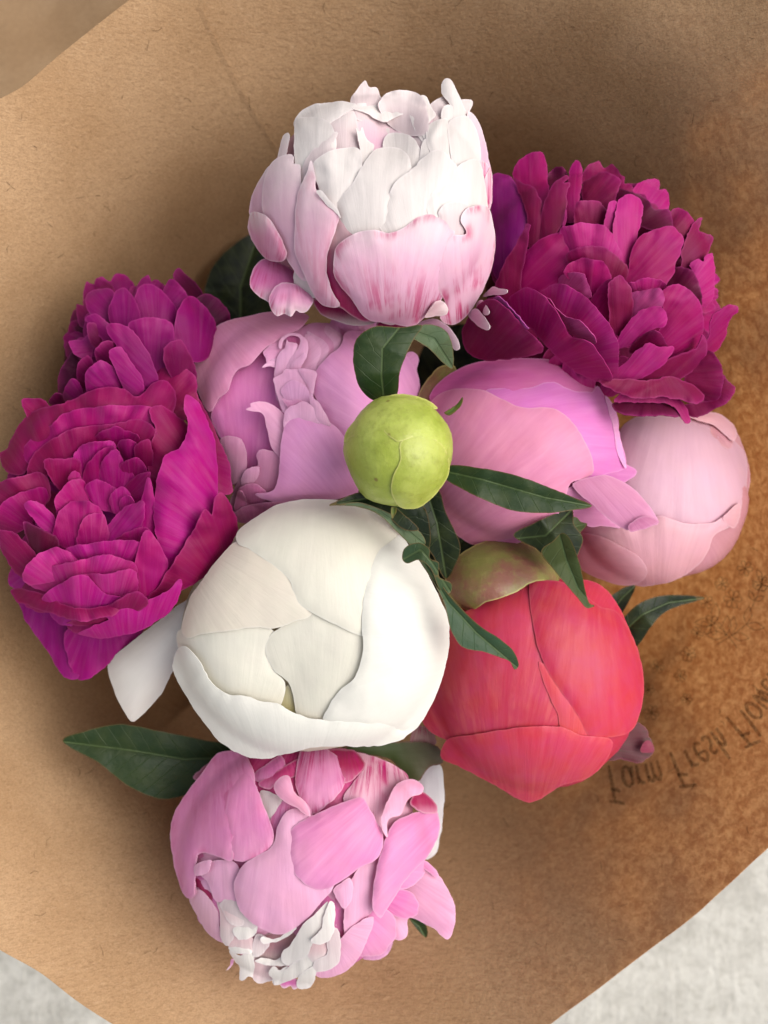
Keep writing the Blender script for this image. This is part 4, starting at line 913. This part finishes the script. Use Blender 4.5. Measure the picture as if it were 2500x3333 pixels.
# ---- 7 pale pink bud far right
f = Flower('peony_bud', 'pale shell pink peony bud against the paper, below the ruffled magenta peony', 'peony', E, (1190, 700), (395, 385), -6.4, 2.5, M_pale, step=0.05, power=0.75, roll=.08, bulge=.2, rag=2.5, tight=.85, fold=.06, ruf=.04)
s1 = (0.76, 0.41, 0.47); s2 = (0.70, 0.33, 0.39); s3 = (0.75, 0.46, 0.57)
f.core(s2, 0.92, -.1); f.stem(M_leaf)
p = f.petal
p([(1480, 420), (1520, 400), (1562, 500), (1582, 600), (1568, 700), (1535, 770), (1480, 700)], 'U', s2, lift=0)
p([(1020, 400), (1100, 338), (1300, 345), (1425, 365), (1500, 430), (1562, 505), (1567, 640), (1535, 750), (1430, 830), (1310, 850), (1180, 800), (1060, 700), (1010, 560)], 'D', s3, lift=.15, bulge=.3, roll=.1)
p([(1410, 390), (1450, 380), (1505, 440), (1490, 480), (1430, 440)], 'D', s2, lift=.3)
p([(1320, 338), (1430, 322), (1500, 365), (1527, 410), (1512, 445), (1480, 425), (1430, 380)], 'R', s1, lift=.5, bulge=.5)
p([(1465, 780), (1500, 740), (1535, 715), (1538, 775), (1508, 822)], 'R', s1, lift=.5)
p([(830, 870), (900, 805), (1000, 800), (1090, 825), (1185, 770), (1310, 802), (1420, 798), (1480, 770), (1530, 800), (1430, 850), (1392, 940), (1310, 1020), (1200, 1062), (1080, 1070), (960, 1000)], 'U', s1, lift=.42, bulge=.3, roll=.1)
p([(805, 890), (870, 845), (960, 868), (1090, 938), (1138, 1000), (1115, 1052), (1040, 1072), (940, 1045), (850, 995)], 'R', s2, lift=.62, bulge=.25, roll=.08)

# ---- 9 ivory peony
f = Flower('peony_flower', 'big ivory white peony with smooth cupped petals, one petal falling loose', 'peony', Fq, (985, 625), (635, 600), -2.6, 3.2, M_white, step=0.03, power=0.7, pit=(870, 800, .5, 380), roll=.06, bulge=.12, rag=2, tight=.5, crk=.02)
w1 = (0.79, 0.76, 0.66); w2 = (0.79, 0.72, 0.61); w3 = (0.80, 0.785, 0.73); w4 = (0.66, 0.61, 0.48)
f.core(w4, 0.9, -.15); f.stem(M_leaf)
p = f.petal
p([(72, 775), (150, 700), (300, 580), (420, 490), (470, 470), (470, 600), (430, 690), (362, 812), (310, 912), (190, 1036), (150, 1000), (100, 900)], 'DL', (0.80, 0.76, 0.73), za=(-2.0, -3.4), bulge=1.3, roll=.05, cup=-.35)
p([(840, 955), (885, 868), (920, 1010), (880, 1060)], 'U', (0.50, 0.44, 0.20), lift=-.25)
p([(380, 640), (480, 610), (640, 590), (760, 590), (830, 650), (800, 720), (815, 800), (868, 860), (850, 960), (800, 1060), (600, 1040), (450, 860)], 'U', w1, lift=0.0, bulge=.25)
p([(780, 720), (800, 650), (880, 590), (990, 530), (1100, 560), (1240, 620), (1260, 740), (1250, 900), (1150, 1060), (1000, 1090), (925, 1010), (890, 870), (815, 800)], 'U', w1, lift=.09, bulge=.3)
p([(400, 620), (440, 480), (480, 420), (560, 310), (650, 225), (760, 240), (880, 340), (960, 480), (990, 552), (900, 590), (820, 617), (740, 610), (620, 627), (490, 642), (430, 660)], 'DR', w2, lift=.22, bulge=.22)
p([(645, 205), (662, 170), (760, 100), (860, 50), (1000, 33), (1150, 48), (1290, 98), (1390, 195), (1420, 300), (1360, 500), (1300, 660), (1210, 650), (1100, 600), (1000, 552), (930, 500), (880, 390), (800, 322), (700, 255), (660, 237)], 'D', w1, lift=.36, bulge=.2, roll=.08)
p([(1392, 192), (1425, 240), (1500, 350), (1600, 560), (1608, 650), (1592, 780), (1542, 930), (1452, 1072), (1350, 1080), (1220, 1060), (1045, 1035), (1058, 980), (1110, 900), (1182, 832), (1218, 720), (1215, 560), (1240, 400), (1290, 270), (1350, 222)], 'L', w3, lift=.55, bulge=.28, roll=.12, wav=.12)
p([(362, 800), (378, 720), (410, 692), (470, 745), (530, 850), (600, 908), (680, 918), (760, 943), (830, 953), (920, 1000), (1040, 1030), (1280, 1030), (1350, 1042), (1385, 1078), (1452, 1064), (1440, 1085), (1350, 1132), (1250, 1147), (1000, 1152), (780, 1202), (680, 1187), (560, 1112), (440, 950)], 'U', w3, lift=.62, bulge=.40, roll=.10, rip=.03, rag=4)
f.leaf([(135, 1602), (180, 1580), (260, 1564), (350, 1580), (440, 1598), (500, 1612), (520, 1650), (470, 1690), (420, 1712), (350, 1726), (280, 1700), (215, 1650)], [(520, 1635), (400, 1640), (280, 1620), (135, 1602)], (-5.2, -5.0, -4.6, -4.4), DS, GREEN, M_leaf, keel=.12, label='broad dark green leaf at lower left, resting on the paper')

# ---- 10 coral bud
f = Flower('peony_bud', 'coral red peony bud with a mottled green sepal cap, beside the printed lettering', 'peony', G, (660, 800), (475, 520), -4.0, 2.9, M_coral, step=0.05, power=0.75, roll=.06, bulge=.18, rag=2, rot=-.25, tight=.45)
c1 = (0.52, 0.032, 0.076); c2 = (0.56, 0.046, 0.092); c3 = (0.70, 0.08, 0.10)
f.core(c1, 0.9, -.15); f.stem(M_leaf)
p = f.petal
p([(955, 1150), (985, 1075), (1060, 1010), (1108, 998), (1142, 1050), (1167, 1122), (1110, 1168), (1020, 1158)], 'R', (0.075, 0.006, 0.014), za=(-4.0, -4.2), name='sepal', mat=M_sep, a=.6, rag=5, wav=.2)
p([(1108, 1120), (1125, 1080), (1150, 1075), (1168, 1120), (1130, 1130)], 'R', (0.22, 0.02, 0.05), za=(-3.9, -3.9), name='sepal', mat=M_sep)
p([(840, 390), (930, 400), (1005, 480), (1062, 600), (1100, 720), (980, 700), (860, 520)], 'UR', c1, lift=.0)
p([(290, 560), (360, 515), (440, 478), (560, 420), (650, 395), (720, 500), (720, 720), (770, 900), (830, 1030), (700, 1070), (560, 1080), (400, 1090), (270, 1075), (165, 992), (230, 860), (270, 700)], 'U', c2, lift=.15, a=.25)
p([(668, 735), (740, 790), (840, 920), (900, 1080), (785, 1075), (745, 950), (700, 850)], 'U', (0.64, 0.07, 0.10), lift=.30)
p([(628, 400), (690, 383), (760, 388), (850, 430), (940, 500), (1010, 520), (1065, 610), (1112, 740), (1122, 880), (1092, 1000), (1050, 1045), (980, 1062), (890, 1062), (832, 960), (740, 830), (680, 720), (648, 600)], 'D', c1, lift=.38, a=.15, bulge=.25, roll=.1)
p([(245, 1120), (280, 1068), (400, 1048), (560, 1022), (700, 1014), (780, 1020), (850, 1052), (982, 1072), (965, 1155), (885, 1235), (760, 1275), (670, 1332), (612, 1342), (520, 1292), (330, 1192), (250, 1155)], 'U', c2, lift=.5, a=.2, bulge=.3, roll=.1)
p([(480, 1250), (560, 1250), (640, 1335), (560, 1320)], 'D', c1, lift=.1)
p([(262, 400), (300, 300), (380, 240), (480, 203), (560, 208), (660, 248), (735, 310), (780, 380), (745, 402), (690, 385), (630, 398), (560, 440), (440, 480), (365, 515), (300, 470)], 'D', (0.3, 0.3, 0.1), za=(-4.4, -2.6), hemi=2.1, bulge=0, roll=.0, crk=.01, name='sepal', mat=M_cap, label='domed green sepal flushed with dull red')
f.leaf([(1010, 600), (1080, 500), (1180, 453), (1300, 448), (1385, 460), (1270, 497), (1200, 532), (1150, 592), (1080, 675)], [(1020, 620), (1120, 530), (1230, 480), (1385, 460)], (-4.8, -4.5, -4.8, -5.0), G, DGREEN, M_leaf)
f.leaf([(970, 470), (1030, 420), (1085, 408), (1055, 480), (1010, 540)], [(990, 510), (1030, 460), (1085, 408)], (-5.2, -5.2, -5.2), G, DGREEN, M_leaf)
f.leaf([(560, 190), (640, 140), (740, 95), (812, 78), (820, 140), (860, 210), (800, 330), (740, 330), (660, 250)], [(600, 200), (700, 190), (812, 80)], (-1.8, -1.6, -2.2), G, DGREEN, M_leaf)
f.leaf([(790, 120), (830, 110), (850, 130), (880, 140), (850, 175), (830, 200), (800, 200)], [(790, 190), (830, 150), (880, 140)], (-2.2, -2.2, -2.4), G, OLIVE, M_leaf)
f.leaf([(680, 260), (735, 210), (772, 178), (805, 205), (842, 300), (860, 380), (872, 440), (888, 482), (910, 495), (875, 503), (835, 455), (740, 345)], [(760, 190), (790, 300), (840, 420), (905, 496)], (-.9, -.35, -.35, -.6), G, OLIVE, M_under, keel=.16, label='olive leaf draped over the sepal cap')

# ---- 11 bottom peony
f = Flower('peony_flower', 'bright pink peony nodding downward with a frilled white heart, lowest in the bouquet', 'peony', Hq, (820, 690), (650, 620), -4.4, 3.0, M_blush, step=0.022, power=0.7, pit=(680, 1120, .5, 200), roll=.06, bulge=.25, rag=3, crk=.07, tight=.66, fold=.08, ruf=.04)
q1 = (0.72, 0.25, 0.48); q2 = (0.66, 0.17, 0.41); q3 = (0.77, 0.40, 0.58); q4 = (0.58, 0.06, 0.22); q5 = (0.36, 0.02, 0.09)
M_hot = petal_mat('hot_pink_petal', (0.80, 0.40, 0.60), 0.45, 1.05, 0.4, (0.50, 0.02, 0.16), trans=0.26, edge=0.3, edge_col=(0.84, 0.58, 0.70), vein=0.09)
f.core(q2, 0.85, -.3, mat=M_hot); f.stem(M_leaf); f.fill(26, [q1, q2, q3], .45, .98, .5, -.16, mat=M_hot)
def p(*a, **k):
    k.setdefault('mat', M_hot); return f.petal(*a, **k)
p([(1375, 290), (1420, 220), (1482, 208), (1502, 330), (1492, 500), (1462, 645), (1400, 670), (1380, 480)], 'D', (0.68, 0.68, 0.70), za=(-5.6, -5.8), mat=M_white, label='greyish white petal hanging behind the right flank')
p([(1085, 1145), (1140, 1040), (1185, 975), (1248, 1062), (1225, 1135), (1160, 1172)], 'D', (0.62, 0.28, 0.50), za=(-4.2, -4.5))
p([(430, 150), (700, 150), (1000, 130), (1220, 200), (1330, 280), (1270, 480), (900, 520), (600, 480), (420, 350)], 'D', q4, lift=-.05, a=1)
p([(560, 260), (640, 200), (700, 165), (720, 230), (650, 290), (600, 300)], 'D', q2, lift=.1)
p([(590, 300), (680, 240), (790, 180), (780, 260), (690, 290), (640, 330)], 'D', q4, lift=.14, a=1)
p([(1068, 150), (1200, 185), (1315, 265), (1350, 420), (1290, 600), (1200, 620), (1130, 460), (1010, 390), (1060, 290), (1110, 225)], 'D', (0.72, 0.40, 0.52), lift=.15, a=1)
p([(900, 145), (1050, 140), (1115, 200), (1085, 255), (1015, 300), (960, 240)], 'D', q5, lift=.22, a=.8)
p([(770, 280), (785, 190), (800, 140), (920, 128), (1000, 200), (1015, 290), (990, 345), (870, 450), (800, 400)], 'D', (0.66, 0.24, 0.44), lift=.28, a=.9)
p([(600, 340), (680, 360), (720, 400), (650, 480), (620, 470)], 'D', W2, lift=.2, mat=M_blush)
p([(640, 560), (665, 440), (740, 370), (830, 400), (860, 520), (760, 620), (660, 660)], 'D', q1, lift=.3, a=.5)
p([(155, 540), (175, 690), (205, 800), (250, 868), (280, 845), (278, 760), (290, 640), (260, 560), (200, 480)], 'D', q3, lift=.08)
p([(157, 560), (165, 480), (200, 400), (300, 270), (400, 150), (520, 160), (570, 260), (560, 400), (470, 560), (462, 680), (400, 665), (300, 645), (278, 760), (275, 850), (240, 866), (200, 800), (165, 640)], 'D', q1, lift=.42, a=.35, bulge=.3)
p([(425, 490), (410, 380), (480, 250), (550, 250), (600, 370), (650, 500), (664, 575), (632, 640), (545, 682), (462, 672), (438, 570)], 'D', q1, lift=.52, a=.5, bulge=.3, roll=.12)
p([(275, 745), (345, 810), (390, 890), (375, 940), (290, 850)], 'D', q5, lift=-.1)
p([(250, 850), (300, 825), (385, 920), (405, 1050), (445, 1095), (350, 1045), (280, 935)], 'D', (0.74, 0.42, 0.54), lift=.05)
p([(300, 740), (340, 690), (450, 680), (500, 730), (500, 880), (420, 890), (375, 870), (340, 790)], 'D', q3, lift=.2)
p([(272, 710), (300, 690), (355, 680), (340, 740), (285, 755)], 'D', q3, lift=.5)
p([(400, 890), (480, 860), (560, 960), (580, 1040), (480, 1020), (420, 940)], 'D', W2, lift=.22, mat=M_blush)
p([(1010, 920), (1040, 780), (1150, 660), (1190, 700), (1170, 860), (1140, 940), (1070, 1010), (1015, 1080)], 'D', q3, lift=.3)
p([(960, 820), (1040, 765), (1055, 850), (1012, 915), (980, 875)], 'D', q3, lift=.42)
# frilled white heart
HZ = (700, 2900, 540 / 1659); HM = (0.46, 0.22, 0.25); HP = (0.72, 0.52, 0.54); HI = (0.76, 0.72, 0.68)
HEART = [([(380, 640), (420, 480), (560, 420), (820, 360), (800, 560), (700, 720), (500, 740)], HM), ([(0, 0), (60, -20), (220, 60), (230, 330), (140, 545), (60, 480), (50, 260)], HP), ([(55, 130), (120, 82), (205, 100), (255, 230), (285, 335), (200, 355), (105, 270)], HP),
         ([(135, 530), (185, 420), (350, 450), (400, 540), (370, 620), (200, 630), (150, 585)], HP), ([(175, 400), (220, 338), (330, 300), (420, 330), (410, 425), (342, 472), (240, 488)], HI), ([(382, 645), (380, 500), (410, 440), (480, 440), (545, 520), (505, 592), (430, 655)], W2),
         ([(138, 562), (220, 552), (365, 588), (360, 628), (200, 620), (150, 595)], HI), ([(378, 735), (460, 690), (520, 700), (700, 690), (720, 760), (620, 880), (545, 900), (440, 928), (370, 862)], HP), ([(150, 600), (240, 645), (345, 605), (392, 660), (384, 872), (332, 856), (290, 888), (250, 882), (243, 770), (195, 700)], HI),
         ([(395, 700), (480, 672), (600, 690), (692, 645), (770, 690), (705, 742), (600, 748), (480, 732)], HI), ([(458, 492), (480, 455), (600, 480), (760, 380), (810, 370), (765, 425), (650, 505), (560, 515), (490, 532)], HI),
         ([(665, 692), (690, 590), (740, 560), (830, 410), (880, 335), (1000, 235), (1130, 100), (1100, 300), (1070, 400), (975, 520), (925, 640), (832, 690), (740, 755)], HI), ([(925, 650), (980, 510), (1120, 490), (1150, 600), (1005, 712)], HP),
         ([(958, 502), (1060, 380), (1090, 250), (1142, 105), (1192, 128), (1194, 362), (1142, 495), (1050, 535)], HI), ([(1115, 510), (1190, 370), (1245, 420), (1256, 560), (1235, 705), (1150, 785), (1000, 806), (998, 705), (1120, 620)], W2),
         ([(700, 780), (830, 700), (935, 636), (1008, 720), (1000, 805), (865, 850), (780, 878), (600, 944), (575, 880)], HI), ([(535, 832), (558, 770), (600, 757), (642, 790), (725, 748), (710, 830), (598, 945), (588, 892)], HI),
         ([(645, 900), (790, 868), (835, 960), (790, 982), (760, 947), (680, 972)], q2), ([(828, 962), (848, 852), (995, 750), (1000, 880), (932, 968)], HI), ([(105, 798), (150, 740), (165, 680), (182, 690), (168, 752), (130, 792)], q2)]
for i, (q, c) in enumerate(HEART): p(q, 'D', c, reg=HZ, lift=.10 + .05 * i, l0=-.1, l1=.10, bulge=.1, wav=0, crk=.06, rip=0, roll=.02, rw=.04, rag=3.5, thick=.012, mat=M_blush)
p([(865, 1230), (950, 1195), (985, 1080), (1060, 1000), (1155, 955), (1125, 1070), (1065, 1182), (980, 1243), (900, 1258)], 'DR', q3, lift=.45, bulge=.4)
p([(472, 790), (525, 690), (650, 620), (690, 500), (740, 430), (840, 450), (900, 600), (960, 760), (955, 822), (900, 885), (800, 990), (700, 1042), (610, 1020), (510, 942), (475, 860)], 'D', q3, lift=.60, bulge=.25, roll=.12)
p([(732, 600), (755, 520), (880, 448), (1000, 398), (1092, 368), (1135, 430), (1205, 560), (1175, 665), (1080, 722), (965, 802), (880, 824), (790, 772), (745, 685)], 'DL', q1, lift=.78, bulge=.28, roll=.12)
p([(665, 325), (695, 275), (742, 268), (765, 340), (825, 398), (845, 465), (780, 425), (720, 392)], 'UL', (0.76, 0.34, 0.50), lift=.85, bulge=.4)
p([(1165, 975), (1240, 880), (1300, 800), (1385, 688), (1482, 760), (1542, 870), (1558, 960), (1522, 1068), (1450, 1012), (1330, 962), (1322, 1052), (1280, 1074), (1230, 1042)], 'DR', (0.76, 0.36, 0.54), za=(-3.0, -3.2), bulge=.35)
p([(1375, 695), (1410, 680), (1470, 735), (1472, 768), (1420, 735)], 'R', q1, za=(-2.8, -2.9))
p([(1148, 890), (1162, 760), (1190, 640), (1218, 565), (1260, 490), (1380, 440), (1465, 440), (1478, 540), (1432, 645), (1340, 745), (1265, 850), (1212, 935), (1190, 965), (1160, 935)], 'DL', q1, lift=.85, bulge=.45, roll=.14)
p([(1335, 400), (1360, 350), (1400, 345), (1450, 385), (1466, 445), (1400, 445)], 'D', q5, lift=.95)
p([(1190, 490), (1225, 385), (1275, 300), (1340, 280), (1398, 310), (1392, 352), (1330, 375), (1290, 452), (1228, 482), (1222, 565)], 'U', (0.78, 0.38, 0.54), lift=1.05, bulge=.5, roll=.12)
p([(990, 130), (1100, 110), (1380, 95), (1482, 130), (1495, 200), (1432, 220), (1372, 290), (1318, 272), (1240, 190), (1080, 150)], 'R', OLIVE, za=(-3.9, -4.1), name='sepal', mat=M_sep, a=0, rag=3)
p([(1335, 100), (1365, 25), (1435, 35), (1460, 105), (1400, 120)], 'D', (0.56, 0.38, 0.36), za=(-4.4, -4.2), a=1)
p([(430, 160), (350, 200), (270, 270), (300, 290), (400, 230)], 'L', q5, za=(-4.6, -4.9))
f.leaf([(1330, 960), (1400, 980), (1422, 1030), (1412, 1060), (1370, 1020)], [(1330, 965), (1380, 1000), (1412, 1060)], (-5.0, -5.0, -5.1), Hq, GREEN, M_leaf)

# ---- 8 green bud, nearest the camera
f = Flower('peony_bud', 'round unopened lime green peony bud with dark leaves around it', 'peony bud', Dq, (1287, 955), (330, 345), 1.0, 1.55, M_bud, step=0.02, power=1.0, roll=.03, bulge=.0, rag=1.5)
f.core((0.35, 0.42, 0.05), 0.985, 0, name='bud_body'); f.stem(M_leaf, .2)
p = f.petal
for q, d, lf, lb in (([(957, 905), (975, 830), (1050, 745), (1110, 700), (1105, 740), (1075, 800), (1040, 850), (985, 880)], 'DL', .025, 1), ([(1170, 760), (1185, 700), (1215, 690), (1400, 685), (1480, 700), (1430, 830), (1290, 900), (1250, 880), (1200, 840)], 'D', .02, 1),
                 ([(1100, 720), (1180, 640), (1300, 612), (1440, 640), (1520, 700), (1400, 690), (1210, 690)], 'D', .035, 1), ([(1240, 1190), (1250, 1110), (1295, 1010), (1300, 900), (1420, 850), (1560, 930), (1590, 1080), (1520, 1200), (1420, 1290), (1310, 1300), (1265, 1260)], 'L', .012, 1)):
    p(q, d, (0.4, 0.45, 0.08), lift=lf, name='sepal', wav=0.0, thick=.02, roll=.025, rw=.05)
f.leaf([(1560, 725), (1600, 700), (1640, 668), (1668, 632), (1665, 670), (1640, 705), (1590, 740)], [(1560, 735), (1610, 710), (1667, 634)], (1.2, 1.3, 1.5), Dq, (0.12, 0.17, 0.03), M_leaf, name='bract')
f.leaf([(1245, 1290), (1272, 1295), (1270, 1320), (1250, 1362), (1240, 1335)], [(1258, 1290), (1255, 1320), (1250, 1362)], (1.0, 1.0, 1.0), Dq, (0.15, 0.19, 0.03), M_leaf, name='bract')
# leaf folded over behind the bud: upper face, then its pale underside
f.leaf([(1012, 390), (1028, 290), (1090, 230), (1165, 205), (1300, 212), (1425, 200), (1380, 280), (1335, 370), (1295, 480), (1272, 625), (1190, 650), (1120, 645), (1050, 570), (1018, 460)], [(1200, 650), (1185, 500), (1190, 340), (1300, 205)], (.2, .75, .95, .7), Dq, GREEN, M_leaf, keel=.05, roll=.06, label='dark leaf bent over above the green bud')
f.leaf([(1370, 275), (1425, 202), (1500, 198), (1572, 238), (1608, 320), (1613, 458), (1560, 432), (1470, 342), (1400, 295)], [(1390, 240), (1500, 280), (1613, 458)], (.6, .5, -.4), Dq, GREY, M_under, keel=.05, cup=-.05)
f.leaf([(262, 605), (288, 550), (420, 563), (560, 590), (700, 640), (820, 690), (898, 726), (800, 746), (700, 757), (560, 746), (440, 702), (330, 648)], [(262, 575), (420, 610), (560, 650), (700, 690), (898, 726)], (.3, .6, .55, .5, .2), E, GREEN, M_leaf, keel=.14, label='pointed glossy leaf to the right of the green bud')
f.leaf([(140, 700), (230, 655), (270, 760), (330, 900), (300, 1000), (262, 1040), (210, 940), (150, 860)], [(190, 680), (230, 800), (270, 1040)], (-1.2, -1.5, -2.2), E, DGREEN, M_leaf)
f.leaf([(20, 730), (150, 700), (200, 830), (180, 960), (120, 880), (60, 800)], [(60, 740), (120, 800), (180, 950)], (-.6, -.9, -1.4), E, DGREEN, M_leaf)
f.leaf([(1068, 64), (1120, 35), (1200, 5), (1290, 20), (1400, 100), (1470, 170), (1400, 170), (1300, 90), (1180, 60)], [(1250, 30), (1180, 40), (1068, 64)], (.6, .8, .9), Fq, DGREEN, M_leaf)
f.leaf([(1100, 62), (1190, 48), (1290, 75), (1400, 130), (1480, 185), (1500, 235), (1450, 250), (1370, 180), (1290, 105), (1200, 70)], [(1100, 62), (1290, 90), (1400, 160), (1490, 235)], (.95, .9, .6, .3), Fq, GREY, M_under, keel=.04)
f.leaf([(78, 290), (92, 242), (150, 220), (196, 248), (200, 290), (236, 308), (240, 370), (292, 398), (284, 440), (240, 420), (200, 330), (150, 296), (100, 312)], [(90, 290), (160, 250), (210, 310), (284, 430)], (.9, 1.0, .8, .4), G, (0.03, 0.06, 0.025), M_leaf, keel=.05, wav=.12)
f.leaf([(150, 290), (180, 300), (260, 420), (300, 470), (400, 570), (500, 638), (560, 690), (583, 750), (566, 768), (540, 732), (430, 693), (340, 672), (290, 600), (262, 490), (220, 400)], [(165, 295), (280, 480), (400, 610), (575, 760)], (.6, .5, .3, .1), G, (0.03, 0.065, 0.03), M_leaf, keel=.14, label='slender leaf crossing from the ivory peony onto the coral bud')
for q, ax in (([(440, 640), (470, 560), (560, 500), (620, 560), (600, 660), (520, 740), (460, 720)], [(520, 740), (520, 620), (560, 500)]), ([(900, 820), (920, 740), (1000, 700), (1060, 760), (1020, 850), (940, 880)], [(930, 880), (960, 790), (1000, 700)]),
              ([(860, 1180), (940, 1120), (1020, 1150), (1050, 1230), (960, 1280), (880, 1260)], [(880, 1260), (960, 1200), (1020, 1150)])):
    f.leaf(q, ax, (-13.5, -13.0, -13.0), DS, (0.003, 0.007, 0.003), M_leaf)  # leaves added in the gaps; near-black colour stands for the deep shade
